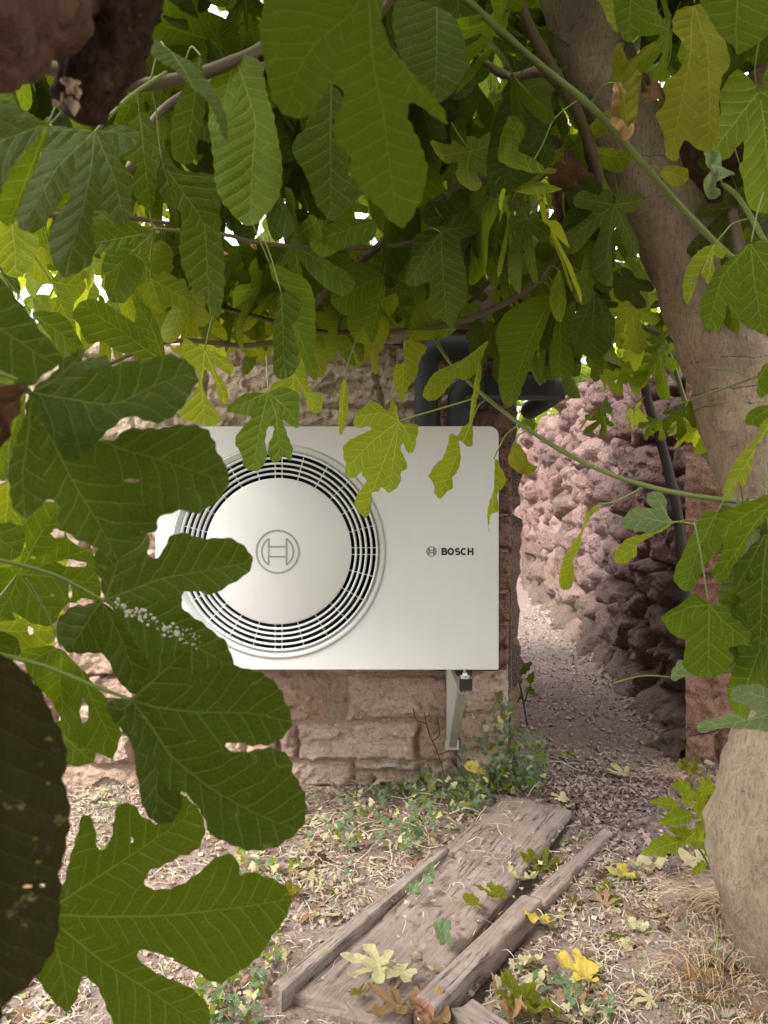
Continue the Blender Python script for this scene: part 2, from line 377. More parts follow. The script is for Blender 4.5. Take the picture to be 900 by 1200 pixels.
def gzz(x, y):
    i = min(max(bisect.bisect(_gx, x) - 1, 0), nx_ - 2); j = min(max(bisect.bisect(_gy, y) - 1, 0), ny_ - 2)
    a = (x - _gx[i]) / (_gx[i+1] - _gx[i]); b_ = (y - _gy[j]) / (_gy[j+1] - _gy[j])
    return float((Z[j, i]*(1-a) + Z[j, i+1]*a)*(1-b_) + (Z[j+1, i]*(1-a) + Z[j+1, i+1]*a)*b_)

# ------------------------------------------------------------------ walls built of stones
def facets(U, Vv, k, seed, asp=1.6):
    """broken faces: cells of size k, each a tilted plane"""
    a = U / k; b_ = Vv * asp / k; best = np.full(U.shape, 9.); h_ = np.zeros(U.shape)
    ia, ib = np.floor(a).astype(np.int64), np.floor(b_).astype(np.int64)
    for i in (-1, 0, 1):
        for j in (-1, 0, 1):
            cx_, cy_ = ia + i, ib + j; px_ = cx_ + _h(cx_, cy_, seed); py_ = cy_ + _h(cx_, cy_, seed + 1)
            d = np.hypot(a - px_, b_ - py_); m = d < best
            t_ = (_h(cx_, cy_, seed + 2) - .5) + (a - px_) * (_h(cx_, cy_, seed + 3) - .5) * 1.8 + (b_ - py_) * (_h(cx_, cy_, seed + 4) - .5) * 1.8
            best = np.where(m, d, best); h_ = np.where(m, t_, h_)
    return h_
def split_wall(parent, V, qid, Q, name, matf, mortar, mmat):
    """one mesh per stone id, joints go to one mortar part"""
    V = V.reshape(-1, 3)
    for i in np.unique(qid):
        q = Q[qid == i]; vs, inv = np.unique(q, return_inverse=True); q = inv.reshape(q.shape)
        me = np_mesh(name if i >= 0 else mortar, V[vs], q)
        o = link(name if i >= 0 else mortar, me, parent, [matf(i) if i >= 0 else mmat])
        if i < 0: o['kind'] = 'stuff'

def rect_wall(root, u0, u1, v0, v1, rects, mapf, matf, mmat, res, joint=.012, rec=.034, soft=None, seed=0):
    us = np.arange(u0, u1 + res, res); vs = np.arange(v0, v1 + res, res)
    U, Vv = np.meshgrid(us, vs)
    du = U + .024 * fbm(U * 5, Vv * 7, seed + 1, 4); dv = Vv + .022 * fbm(U * 6, Vv * 6, seed + 9, 4)
    ids = np.full(U.shape, -1); D = np.full(U.shape, -1.0); off = np.zeros(U.shape)
    for i, (a, b, c, d) in enumerate(rects):
        m = (du >= a) & (du < b) & (dv >= c) & (dv < d)
        e = np.minimum(np.minimum(du - a, b - du), np.minimum(dv - c, d - dv))
        e = e + .006 * fbm(U * 40, Vv * 40, seed + i, 2)
        ids[m] = i; D[m] = e[m]
        r = random.random; tilt = (r()-.5) * .06 * (U - a) / max(b-a, .05) * .5 + (r()-.5) * .03 * (Vv - c) / max(d-c, .05) * .5
        off[m] = ((r() - .5) * .018 + tilt)[m]
    k = sstep(joint * .4, joint * .4 + .014, D)
    rough = .018 * facets(U, Vv, .11, seed + 60) + .006 * facets(U, Vv, .035, seed + 70) + .008 * fbm(U * 8, Vv * 9, seed + 3, 4) + .010 * np.abs(fbm(U * 22, Vv * 26, seed + 5, 4)) - .012 * np.clip(vnoise(U * 30, Vv * 34, seed + 8) - .3, 0, 1)
    rc = rec if soft is None else rec * soft(U, Vv)
    H = k * (rc + off + rough) + (1-k) * .004 * fbm(U * 30, Vv * 30, seed, 3)
    W = mapf(U, Vv, H)
    n_u, n_v = len(us), len(vs); ix = np.arange(n_u * n_v).reshape(n_v, n_u)
    Q = np.stack([ix[:-1, :-1], ix[:-1, 1:], ix[1:, 1:], ix[1:, :-1]], -1).reshape(-1, 4)
    dq = (D[:-1, :-1] + D[1:, 1:]) * .5; iq = ids[:-1, :-1].copy(); iq[dq < joint * .4] = -1
    split_wall(root, W, iq.ravel(), Q, 'stone', matf, 'mortar', mmat)

def courses(u0, u1, zs, wmin, wmax, first=None):
    out = []
    for r in range(len(zs) - 1):
        u = u0; alt = r % 2
        while u < u1 - 1e-6:
            wd = random.uniform(wmin, wmax)
            nxt = u + wd
            if u1 - nxt < wmin * .7: nxt = u1
            out.append((u, nxt, zs[r], zs[r+1])); u = nxt
    return out

# the building the unit hangs on
WY = 3.0
bw = empty('stone_building', (-.55, WY, 0)); tag(bw, 'sandstone building wall of pinkish tan blocks behind the white heat pump', 'building')
def PX(px): return (px - 450) / F * WY
def c8(x): return PX(300 + x / 2.8125)
def z8(y): return CH + (600 - (770 + y / 2.8125)) / F * WY
rects = [(c8(-130), c8(240), z8(207), z8(52)), (c8(295), c8(640), z8(210), z8(52)), (c8(-130), c8(-40), z8(330), z8(207)), (c8(-40), c8(66), z8(330), z8(207)),
         (c8(66), c8(137), z8(330), z8(207)), (c8(137), c8(530), z8(336), z8(210)), (c8(530), c8(660), z8(336), z8(210)),
         (c8(-130), c8(110), z8(425), z8(330)), (c8(110), c8(327), z8(425), z8(336)), (c8(327), c8(530), z8(375), z8(336)), (c8(327), c8(378), z8(428), z8(375)),
         (c8(378), c8(540), z8(428), z8(375)), (c8(540), c8(660), z8(428), z8(336)),
         (c8(660), .50, z8(428), z8(300)), (c8(660), .50, z8(300), z8(175)), (c8(640), .50, z8(175), z8(52)),
         (c8(-130), c8(200), -.06, z8(425)), (c8(200), c8(520), -.06, z8(428)), (c8(520), .50, -.06, z8(428)), (c8(240), c8(295), z8(150), z8(52))]
rects += courses(-1.75, c8(-130), [-.06, .07, .19, .32, .47], .18, .42)
zz = [z8(52), .62, .74, .90, 1.04, 1.18, 1.33, 1.46, 1.62, 1.70]
for r in range(len(zz) - 1):
    cw = .17 if r % 2 else .28
    rects += courses(-1.75, .50 - cw, zz[r:r+2], .2, .48); rects.append((.50 - cw, .50, zz[r], zz[r+1]))
up = [1.70, 1.86, 2.02]
rects += courses(-.75, .50, up, .25, .5)
rr = rects
def bmap(U, Vv, H):
    return np.stack([U, WY - H + .02 * np.clip((U > .485), 0, 1), Vv], -1)
def bmat(i):
    a, b, c, d = rr[i]
    if b > .49 and .40 < c < 1.7: return M['corner']
    if c > 1.30 and c < 1.9: return M['render']
    return M['stone']
# lower body
rect_wall(bw, -1.75, .50, -.06, 1.70, rects, bmap, bmat, M['mortar'], .0062, soft=lambda U, Vv: np.where(Vv > 1.3, .45, 1.0) * (1 - .55 * np.exp(-((U - c8(262)) / .05) ** 2 - ((Vv - z8(110)) / .09) ** 2)), seed=3)
rect_wall(bw, -.75, .50, 1.70, 2.02, rects, bmap, bmat, M['mortar'], .012, seed=8)
b = MB(); b.box((-1.75, WY + .012, -.1), (-.75, WY + .5, 1.695)); b.box((-.75, WY + .0125, -.1), (.498, WY + 2.2, 2.015))
b.build('wall_core', M['mortar_dark'], bw)
# return wall along the alley: coarse quoins
rc = courses(3.02, 5.2, [-.06, .15, .35, .55, .8, 1.05, 1.3, 1.55, 1.8, 2.02], .3, .55)
rect_wall(bw, 3.02, 5.19, -.06, 2.0, rc, lambda U, Vv, H: np.stack([.497 + H, U, Vv], -1)[:, :, :], lambda i: M['corner'], M['mortar_dark'], .03, seed=21)
# timber lintel and eaves above the pipes
b = MB(); b.box((-.28, WY - .075, 1.735), (.56, WY + .05, 1.90)); b.build('lintel', M['beam'], bw, bevel=.008)
b = MB(); b.box((-.80, WY - .06, 2.03), (.56, WY + 2.26, 2.07)); b.build('roof_edge', M['roof'], bw, bevel=.004)

# retaining wall on the right: craggy red sandstone
rw = empty('garden_wall', (1.5, 3.4, 0)); tag(rw, 'craggy red sandstone wall running along the right of the dirt path', 'wall')
def rubble(root, S, T, size, mapf, matf, amp, seed, maxn=280, joint=.12, crag=1.0, mm='mortar_dark'):
    U, Vv = np.meshgrid(S, T)
    wu = U + .06 * fbm(U * 4, Vv * 4, seed, 4); wv = Vv + .045 * fbm(U * 5, Vv * 5, seed + 4, 4)
    pts = []
    v = T[0] - .1; row = 0
    while v < T[-1] + .2:
        u = S[0] - .3
        while u < S[-1] + .3:
            k = size(u); pts.append((u + random.uniform(-.3, .3) * k, v + random.uniform(-.25, .25) * k * .55, k)); u += k
        v += size(S[0]) * .55 * 1.15; row += 1
    pts = np.array(pts); f1 = np.full(U.shape, 9.); f2 = np.full(U.shape, 9.); ids = np.zeros(U.shape, int)
    for i, (a, b_, k) in enumerate(pts):
        d = np.maximum(np.abs(wu - a), np.abs(wv - b_) * 1.75) * .6 + .4 * np.hypot(wu - a, (wv - b_) * 1.75); d = d / k
        m = d < f1; f2 = np.where(m, f1, np.minimum(f2, d)); ids = np.where(m, i, ids); f1 = np.where(m, d, f1)
    e = f2 - f1; offs = rng.uniform(-1, 1, len(pts))[ids]
    k = sstep(joint * .15, joint * 1.6, e)
    rid = 1 - np.abs(fbm(U * 6, Vv * 7, seed + 2, 5, .6)) * 2
    rid2 = 1 - np.abs(fbm(U * 17, Vv * 15, seed + 6, 4, .65)) * 2
    big = fbm(U * 1.6, Vv * 2.4, seed + 7, 3)
    wq = fbm(U * 3, Vv * 3, seed + 15, 3) * 1.5
    r1 = 1 - 2.2 * np.abs(fbm(U * 4.5 + wq, Vv * 6.5 - wq, seed + 2, 4, .55)); r2 = 1 - 2.2 * np.abs(fbm(U * 14 + wq, Vv * 19, seed + 22, 3, .55))
    pit = np.clip(fbm(U * 9 + wq, Vv * 12, seed + 6, 3) - .12, 0, 1) * 2.2
    H = k * (amp * 1.5 + offs * amp * .7) + crag * (.03 * big + .010 * r1 + .005 * r2 - .032 * pit + k * .034 * facets(U + .02*wq, Vv, .17, seed) + .016 * facets(U, Vv + .01*wq, .07, seed + 50) + .006 * fbm(U * 38, Vv * 38, seed + 1, 3))
    W = mapf(U, Vv, H); nv, nu = U.shape; ix = np.arange(nu * nv).reshape(nv, nu)
    Q = np.stack([ix[:-1, :-1], ix[:-1, 1:], ix[1:, 1:], ix[1:, :-1]], -1).reshape(-1, 4)
    iq = ids[:-1, :-1].copy(); iq[(e[:-1, :-1] + e[1:, 1:]) * .5 < joint * .13] = -1
    split_wall(root, W, iq.ravel(), Q, 'stone', matf, 'mortar', M[mm])
DIRX = .084
def rx(y): return 1.36 + (y - 3.27) * DIRX
S = [3.22]
while S[-1] < 13.5: S.append(S[-1] + .016 * (S[-1] / 3.27) ** 1.25)
S = np.array(S)
def topz(y): return 1.98 + .10 * np.sin(y * 1.1) + .16 * fbm(np.asarray(y) * 1.5, np.asarray(y) * 0 + 3, 2, 4) + .035 * (y - 3.27)
T = np.linspace(0, 1, 125)
def rmap(U, Vt, H):
    z = -.08 + Vt / 2.1 * (topz(U) + .08)
    lean = .03 * (1.9 - z)
    foot = .12 * np.exp(-np.clip(z, 0, 9) / .13)
    return np.stack([rx(U) + .14 - lean - foot - H, U + .15 * H * (U > 3.3), z], -1)
rubble(rw, S, T * 2.1, lambda u: .36 + .15 * max(0, (u - 3.3)) / 2.2, rmap, lambda i: M['red'], .06, 5, crag=.9, joint=.2)
# near end face of blocks, turned toward the camera
e0 = np.arange(0, 1.25, .010)
bl = courses(-.05, 1.3, [-.08, .13, .28, .45, .60, .78, .95, 1.12, 1.3, 1.5, 1.7, 1.9], .16, .34)
ang = math.radians(-14)
def emap(U, Vv, H):
    return np.stack([1.275 + U * math.cos(ang) - H * .25, 3.262 + U * math.sin(ang) - H, Vv], -1)
rect_wall(rw, 0, 1.25, -.08, 1.9, bl, emap, lambda i: M['brick'], M['mortar'], .011, seed=31, rec=.02)
b = MB()
b.add([(rx(3.29)+.16, 3.29, -.1), (rx(13.4)+.16, 13.4, -.1), (rx(13.4)+1.2, 13.4, -.1), (2.6, 3.1, -.1),
       (rx(3.29)+.16, 3.29, 1.82), (rx(13.4)+.16, 13.4, 2.1), (rx(13.4)+1.2, 13.4, 2.1), (2.6, 3.1, 1.82)],
      [(0,3,2,1),(4,5,6,7),(0,1,5,4),(1,2,6,5),(2,3,7,6),(3,0,4,7)])
b.build('wall_core', M['mortar_dark'], rw)
# wall closing the far end of the alley
fw = empty('end_wall', (1.2, 13.6, 0)); tag(fw, 'low stone wall closing the far end of the alley', 'wall')
rect_wall(fw, -1.5, 3.4, -.05, 2.3, courses(-1.5, 3.4, [-.05, .3, .6, .9, 1.2, 1.6, 2.0, 2.3], .4, .8), lambda U, Vv, H: np.stack([U, 13.55 - H, Vv], -1), lambda i: M['red'], M['mortar_dark'], .06, seed=41)
b = MB(); b.box((-1.5, 13.56, -.1), (3.4, 13.9, 2.29)); b.build('wall_core', M['mortar_dark'], fw)

# far pink house seen through gaps at the left
h = empty('far_house', (-5.2, 13, 0)); tag(h, 'pale pink rendered house glimpsed through leaves at the far left', 'house')
b = MB(); b.box((-7.4, 12, -.1), (-2.9, 17, 3.35)); b.build('wall', M['pink_house'], h)
b = MB(); b.add([(-7.7, 11.7, 3.353), (-2.6, 11.7, 3.353), (-2.6, 17.3, 3.353), (-7.7, 17.3, 3.353), (-7.7, 14.5, 4.5), (-2.6, 14.5, 4.5)], [(0,1,5,4), (1,2,5), (2,3,4,5), (3,0,4), (0,3,2,1)])
b.build('roof', M['roof'], h)
for wx in (-6.6, -4.6):
    b = MB(); b.box((wx, 11.95, 1.3), (wx + .9, 11.997, 2.5)); wo = b.build('window', M['white'], h)
    b = MB(); b.box((wx + .07, 11.935, 1.37), (wx + .83, 11.948, 2.43)); b.build('pane', M['glass'], wo)

# ------------------------------------------------------------------ heat pump
UY = 2.46
hp = empty('heat_pump', (-.18, UY + .2, .55)); tag(hp, 'white outdoor heat pump unit with round fan grille mounted on stone wall', 'heat pump')
def ux(px): return (px - 450) / F * UY
def uz(py): return CH + (600 - py) / F * UY
x0, x1, z0, z1 = ux(182), ux(584.5), uz(785), uz(499.5)
cx, cz = ux(326), uz(646)
RO = 125.5 / F * UY; RI = 86 / F * UY
def outline_rect(x0, x1, z0, z1, rt, rb, n=8):
    pts = []
    for (ax, az, r, s) in ((x1, z0, rb, -90), (x1, z1, rt, 0), (x0, z1, rt, 90), (x0, z0, rb, 180)):
        c_x = ax - r if ax == x1 else ax + r; c_z = az + r if az == z0 else az - r
        for k in range(n + 1):
            a = math.radians(s + 90 * k / n); pts.append((c_x + r * math.cos(a), c_z + r * math.sin(a)))
    return pts
def ring_plate(outer, circ, y, thick, name, mat, parent, lip=.0025):
    """flat panel with a round hole, rounded front edge"""
    pts = [Vector(p) for p in outer] + [Vector(p) for p in circ]; no, nc = len(outer), len(circ)
    ed = [(i, (i+1) % no) for i in range(no)] + [(no + i, no + (i+1) % nc) for i in range(nc)]
    co, e, f, *_ = delaunay_2d_cdt(pts, ed, [], 1, 1e-6)
    c0 = Vector((cx, cz)); keep = [q for q in f if (sum((co[i] for i in q), Vector((0, 0))) / len(q) - c0).length > (Vector(circ[0]) - c0).length * .999] if nc else f
    me = bpy.data.meshes.new(name); bm = bmesh.new(); vs = [bm.verts.new((p.x, y, p.y)) for p in co]
    for q in keep: bm.faces.new([vs[i] for i in q])
    loose = [v for v in bm.verts if not v.link_faces]; bmesh.ops.delete(bm, geom=loose, context='VERTS')
    r = bmesh.ops.extrude_face_region(bm, geom=bm.faces[:]); mv = [g for g in r['geom'] if isinstance(g, bmesh.types.BMVert)]
    bmesh.ops.translate(bm, verts=mv, vec=(0, thick, 0))
    if not all(True for _ in [0]): pass
    bmesh.ops.recalc_face_normals(bm, faces=bm.faces)
    be = [e for e in bm.edges if e.is_manifold and e.calc_face_angle(0) > .9 and all(abs(v.co.y - y) < 1e-5 for v in e.verts)]
    if lip: bmesh.ops.bevel(bm, geom=be, offset=lip, segments=2, affect='EDGES')
    bm.to_mesh(me); bm.free(); return link(name, me, parent, [mat])
circ = [(cx + RO * math.cos(2*math.pi*k/96), cz + RO * math.sin(2*math.pi*k/96)) for k in range(96)]
ring_plate(outline_rect(x0, x1, z0, z1, .030, .004), circ, UY, .022, 'front_panel', M['white'], hp)
ring_plate(outline_rect(x0 + .002, x1 + .0035, z0 + .003, z1 + .0035, .032, .006), circ, UY + .0225, .012, 'panel_seam', M['edge'], hp, 0)
ring_plate(outline_rect(x0, x1 - .002, z0 + .004, z1, .03, .006), [(cx + (RO-.01) * math.cos(2*math.pi*k/64), cz + (RO-.01) * math.sin(2*math.pi*k/64)) for k in range(64)], UY + .0348, .40, 'casing', M['white'], hp, 0)
def lathe(profile, n=96, closed=True):
    """profile of (radius, y) revolved round the fan axis"""
    v, f = [], []; m = len(profile)
    for k in range(n):
        a = 2 * math.pi * k / n
        for r, y in profile: v.append((cx + r * math.cos(a), y, cz + r * math.sin(a)))
    for k in range(n):
        for j in range(m if closed else m - 1):
            a, b_ = k*m + j, k*m + (j+1) % m; c_, d_ = ((k+1) % n)*m + (j+1) % m, ((k+1) % n)*m + j
            f.append((a, b_, c_, d_))
    return v, f
def lat(name, prof, mat, parent=hp, n=96, closed=True):
    b = MB(); b.add(*lathe(prof, n, closed)); return b.build(name, mat, parent, True)
px = UY / F
ws = lat('grille_collar', [(RO - .0005, UY + .004), (RO - .0005, UY - .004), (RO - 2*px, UY - .006), (RO - 9*px, UY + .012), (RO - 10*px, UY + .056), (RO - .002, UY + .056)], M['greyring'])
gr = [91.0, 97.0, 103.0, 109.5, 115.8]
for i, r in enumerate(gr[:]):
    R_ = r * px
    lat('grille_ring', [(R_ - 1.25*px, UY + .002), (R_ + .9*px, UY - .002), (R_ + 1.3*px, UY + .004), (R_ + 1.3*px, UY + .050), (R_ - .1*px, UY + .050)], M['white_grille'])
spk = MB()
angs = [15 * k for k in range(24) if (15*k) % 90 != 0]
lines = [(a, 0) for a in angs] + [(a, s) for a in (0, 90, 180, 270) for s in (-.011, .011)]
for a, s in lines:
    a = math.radians(a); dx, dz = math.cos(a), math.sin(a); qx, qz = -dz, dx
    r0, r1 = RI - .003, RO - 6*px; hw = .0013
    c = [(cx + dx*r + qx*(s + h_), y, cz + dz*r + qz*(s + h_)) for y in (UY + .006, UY + .016) for r, h_ in ((r0, -hw), (r1, -hw), (r1, hw), (r0, hw))]
    spk.add(c, [(0,1,2,3), (7,6,5,4), (0,4,5,1), (1,5,6,2), (2,6,7,3), (3,7,4,0)])
spk.build('grille_spokes', M['white_grille'], hp)
# cavity and fan
lat('fan_chamber', [(RO - .004, UY + .0565), (RO - .012, UY + .15), (.02, UY + .20), (.001, UY + .20)], M['cavity'], closed=False)
fan = MB()
for k in range(3):
    a0 = 2*math.pi*k/3; vs = []; n_ = 8
    for j in range(n_ + 1):
        a = a0 + 1.2 * j / n_
        for r in (.06, .20, .31): vs.append((cx + r*math.cos(a + r), UY + .085 + .05 * j / n_, cz + r*math.sin(a + r)))
    fan.add(vs + [(x, y + .004, z) for x, y, z in vs], [(j*3+i, j*3+i+1, j*3+i+4, j*3+i+3) for j in range(n_) for i in (0, 1)] + [(27+j*3+i+3, 27+j*3+i+4, 27+j*3+i+1, 27+j*3+i) for j in range(n_) for i in (0, 1)])
fan.build('fan_blade', M['black'], hp)
disc = lat('grille_disc', [(.0005, UY - .004), (RI - .006, UY - .004), (RI - .001, UY - .001), (RI, UY + .006), (RI - .004, UY + .022), (.0005, UY + .022)], M['white'], closed=False)
# round emblem with the armature mark
def strip(mb, pts, wd, y, th=.0012, closed=False):
    n = len(pts); L_ = []
    for i in range(n):
        a = pts[(i-1) % n] if (closed or i) else pts[0]; b_ = pts[(i+1) % n] if (closed or i < n-1) else pts[-1]
        dx, dz = b_[0]-a[0], b_[1]-a[1]; l_ = math.hypot(dx, dz) or 1; L_.append((-dz/l_*wd/2, dx/l_*wd/2))
    v = []
    for (x, z), (ox, oz) in zip(pts, L_): v += [(x+ox, y, z+oz), (x-ox, y, z-oz), (x-ox, y+th, z-oz), (x+ox, y+th, z+oz)]
    f = []
    for i in range(n if closed else n-1):
        a, b_ = i*4, ((i+1) % n)*4
        for k in range(4): f.append((a+k, a+(k+1) % 4, b_+(k+1) % 4, b_+k))
    if not closed: f += [(0,1,2,3), (n*4-4, n*4-1, n*4-2, n*4-3)]
    mb.add(v, f)
def emblem(name, ox, oz, R_, wd, y, mat, parent):
    mb = MB(); c = lambda a, r: (ox + r*math.cos(a), oz + r*math.sin(a))
    strip(mb, [c(2*math.pi*k/64, R_) for k in range(64)], wd, y, closed=True)
    ri = R_*.745; bx_ = R_*.42; bt = math.acos(bx_/ri) 
    for s in (1, -1):
        arc = [c(-bt + 2*bt*k/24 + (0 if s > 0 else math.pi), ri) for k in range(25)]
        strip(mb, arc, wd, y + .00012)
        strip(mb, [(ox + s*bx_, oz - ri*math.sin(bt)*1.04), (ox + s*bx_, oz + ri*math.sin(bt)*1.04)], wd, y + .00024)
        strip(mb, [(ox - bx_, oz + s*R_*.235), (ox + bx_, oz + s*R_*.235)], wd, y + .00036)
    return mb.build(name, mat, parent)
emblem('emblem', ux(325.5), uz(646.5), 24.8*px, .0058, UY - .0051, M['emblem'], disc)
emblem('emblem', ux(505.6), uz(646.3), 5.6*px, .0019, UY - .0010, M['black'], hp)
# lettering: heavy sans capitals cut as strokes
def arcp(ox, oz, rx_, rz_, a0, a1, n=14):
    return [(ox + rx_*math.cos(math.radians(a0+(a1-a0)*k/n)), oz + rz_*math.sin(math.radians(a0+(a1-a0)*k/n))) for k in range(n+1)]
lt = MB(); bx0 = ux(517.3); hh = 8.6*px; base = uz(650.6); wd = 2.05*px; k_ = .0001; LW = 6.4*px; gap = 7.85*px
def stroke(pts, i=0): strip(lt, pts, wd, UY - .0010 - k_*i)
def yb(t_): return base + wd/2 + (hh - wd)*t_
# B
o_ = bx0 + wd/2
stroke([(o_, base), (o_, base+hh)])
stroke([(o_, yb(1)), (o_+LW*.42, yb(1))] + arcp(o_+LW*.42, yb(.76), LW*.26, (hh-wd)*.24, 90, -90) + [(o_, yb(.52))], 1)
stroke([(o_, yb(.52)), (o_+LW*.46, yb(.52))] + arcp(o_+LW*.46, yb(.26), LW*.30, (hh-wd)*.26, 90, -90) + [(o_, yb(0))], 2)
# O
o_ = bx0 + gap*1.02; strip(lt, arcp(o_+LW*.45, yb(.5), LW*.45, (hh-wd)*.5, 0, 348, 28), wd, UY - .0010, closed=True)
# S
o_ = bx0 + gap*2.12
stroke(arcp(o_+LW*.36, yb(.75), LW*.34, (hh-wd)*.25, 35, 250, 14)[:-1] + arcp(o_+LW*.36, yb(.25), LW*.36, (hh-wd)*.25, 75, -145, 14))
# C
o_ = bx0 + gap*2.98; stroke(arcp(o_+LW*.45, yb(.5), LW*.45, (hh-wd)*.5, 52, 308, 22))
# H
o_ = bx0 + gap*4.02
stroke([(o_, base), (o_, base+hh)]); stroke([(o_+LW*.78, base), (o_+LW*.78, base+hh)]); stroke([(o_, yb(.5)), (o_+LW*.78, yb(.5))], 1)
lt.build('lettering', M['black'], hp)
# wall bracket
br = empty('wall_bracket', (.26, 2.98, .4)); tag(br, 'galvanised steel wall bracket with black end cap holding up the heat pump', 'bracket')
zt = z0 - .002
b = MB(); b.box((.238, 2.925, CH + (600-874)/F*2.93), (.278, 2.965, zt + .25)); b.build('wall_rail', M['zinc'], br, bevel=.002)
b = MB(); az = zt - .032; b.box((.2435, 2.50, az - .040), (.2835, 2.924, az)); b.build('support_arm', M['zinc'], br, bevel=.002)
b = MB(); b.box((.2445, 2.484, az - .039), (.2855, 2.4995, az - .002)); b.build('end_cap', M['black'], br, bevel=.002)
b = MB(); b.box((.236, 2.52, az + .0005), (.290, 2.62, az + .0335)); b.build('rubber_foot', M['black'], br, bevel=.004)
b = MB(); b.tube([(.263, 2.505, az - .006), (.263, 2.505, az + .010)], .017, 20); b.tube([(.263, 2.505, az + .010), (.263, 2.505, az + .017)], .009, 6); b.tube([(.263, 2.505, az + .017), (.263, 2.505, az + .031)], .0045, 10)
b.build('bolt', M['bolt'], br)
pa, pb = Vector((.2585, 2.545, az - .041)), Vector((.2585, 2.915, CH + (600-868)/F*2.93))
b = MB(); dv_ = (pb - pa); nrm = Vector((0, -dv_.z, dv_.y)).normalized() * .0; up_ = Vector((0, dv_.z, -dv_.y)).normalized()
for sx in (-.014, .012):
    q = []
    for p_ in (pa, pb):
        for xx in (0, .002):
            q += [p_ + Vector((sx + xx, 0, 0)) + up_ * .0, p_ + Vector((sx + xx, 0, 0)) + up_ * .022]
    b.add(q, [(0,1,3,2), (4,6,7,5), (0,4,5,1), (2,3,7,6), (0,2,6,4), (1,5,7,3)])
q = []
for p_ in (pa, pb):
    for xx in (-.012, .012): q += [p_ + Vector((xx, 0, 0)) + up_*.0205, p_ + Vector((xx, 0, 0)) + up_*.0225]
b.add(q, [(0,1,3,2), (4,6,7,5), (0,4,5,1), (2,3,7,6), (0,2,6,4), (1,5,7,3)])
bo = b.build('brace', M['zinc'], br)
b = MB()
for k in range(14):
    p_ = pa.lerp(pb, (k + 1) / 15.5); b.tube([p_ + Vector((0, 0, 0)) - up_*.0006, p_ + up_*.0004 + Vector((0, 0, 0))], .0035, 8)
b.build('slot_holes', M['black'], bo)
b = MB(); b.box((.232, 2.915, CH + (600-876)/F*2.93 - .004), (.284, 2.9235, CH + (600-866)/F*2.93)); b.build('foot_plate', M['zinc'], br, bevel=.001)
# insulated pipes
for i, (xx, zh, lab) in enumerate(((ux(500) * 1.16, 1.665, 'grey insulated pipe rising behind the unit, the left and taller one'), (ux(538) * 1.16, 1.525, 'grey insulated pipe rising behind the unit, the right and lower one'))):
    b = MB(); r_ = .044 if i == 0 else .042
    pts = [(xx, 2.88, z1 - .25), (xx, 2.88, zh - .09), (xx + .01, 2.88, zh - .035), (xx + .045, 2.88, zh - .004), (xx + .10, 2.885, zh), (.50, 2.89, zh), (.62, 2.93, zh), (.68, 3.05, zh), (.68, 3.6, zh)]
    b.tube(spline(pts, 5), r_, 16); o = b.build('insulated_pipe', M['pipe'], None, True); tag(o, lab, 'pipe', 'insulated pipes of the heat pump')
dk = MB(); dk.box((.30, 2.80, 1.585), (.66, 2.833, 1.60)); dk.box((.30, 2.80, 1.46), (.66, 2.833, 1.475)); 
for q in (.34, .60): dk.box((q, 2.834, 1.44), (q + .03, 2.842, 1.74))
tag(dk.build('pipe_rack', M['edge'], None, bevel=.002), 'dark metal rack holding the grey pipes at the building corner', 'rack')

# ------------------------------------------------------------------ leaves
def smooth_closed(pts, step):
    n = len(pts); out = []
    for i in range(n):
        p0, p1, p2, p3 = (np.array(pts[(i+k-1) % n], float) for k in range(4))
        m = max(1, int(round(np.linalg.norm(p2-p1) / step)))
        for k in range(m):
            t_ = k/m; out.append(.5*((2*p1)+(p2-p0)*t_+(2*p0-5*p1+4*p2-p3)*t_*t_+(3*p1-p0-3*p2+p3)*t_**3))
    return np.array(out)
def resample(pl, n):
    pl = np.array(pl, float); s = np.r_[0, np.cumsum(np.hypot(*np.diff(pl, axis=0).T))]
    q = np.linspace(0, s[-1], n); return np.stack([np.interp(q, s, pl[:, 0]), np.interp(q, s, pl[:, 1])], 1)
def inside(poly, p):
    x, y = p[:, 0], p[:, 1]; c = np.zeros(len(p), bool); n = len(poly)
    for i in range(n):
        x1_, y1_ = poly[i]; x2_, y2_ = poly[(i+1) % n]
        m = ((y1_ > y) != (y2_ > y)) & (x < (x2_-x1_) * (y-y1_) / ((y2_-y1_) or 1e-12) + x1_); c ^= m
    return c
def auto_veins(out, base):
    d = np.hypot(*(out - base).T); n = len(d); wdw = max(3, int(n * .055)); pk = []
    for i in range(n):
        if d[i] >= max(d[(i+k) % n] for k in range(-wdw, wdw+1)) and d[i] > .35 * d.max(): pk.append(i)
    v = []
    for i in pk:
        tip = base + (out[i] - base) * .96
        ts = np.linspace(0, 1, 9)[:, None]; L_ = base + (tip - base) * ts
        if inside(out, L_[2:-1]).mean() > .8: v.append(L_)
    if not v: v = [np.array([base, base + (out[d.argmax()] - base) * .96])]
    return v
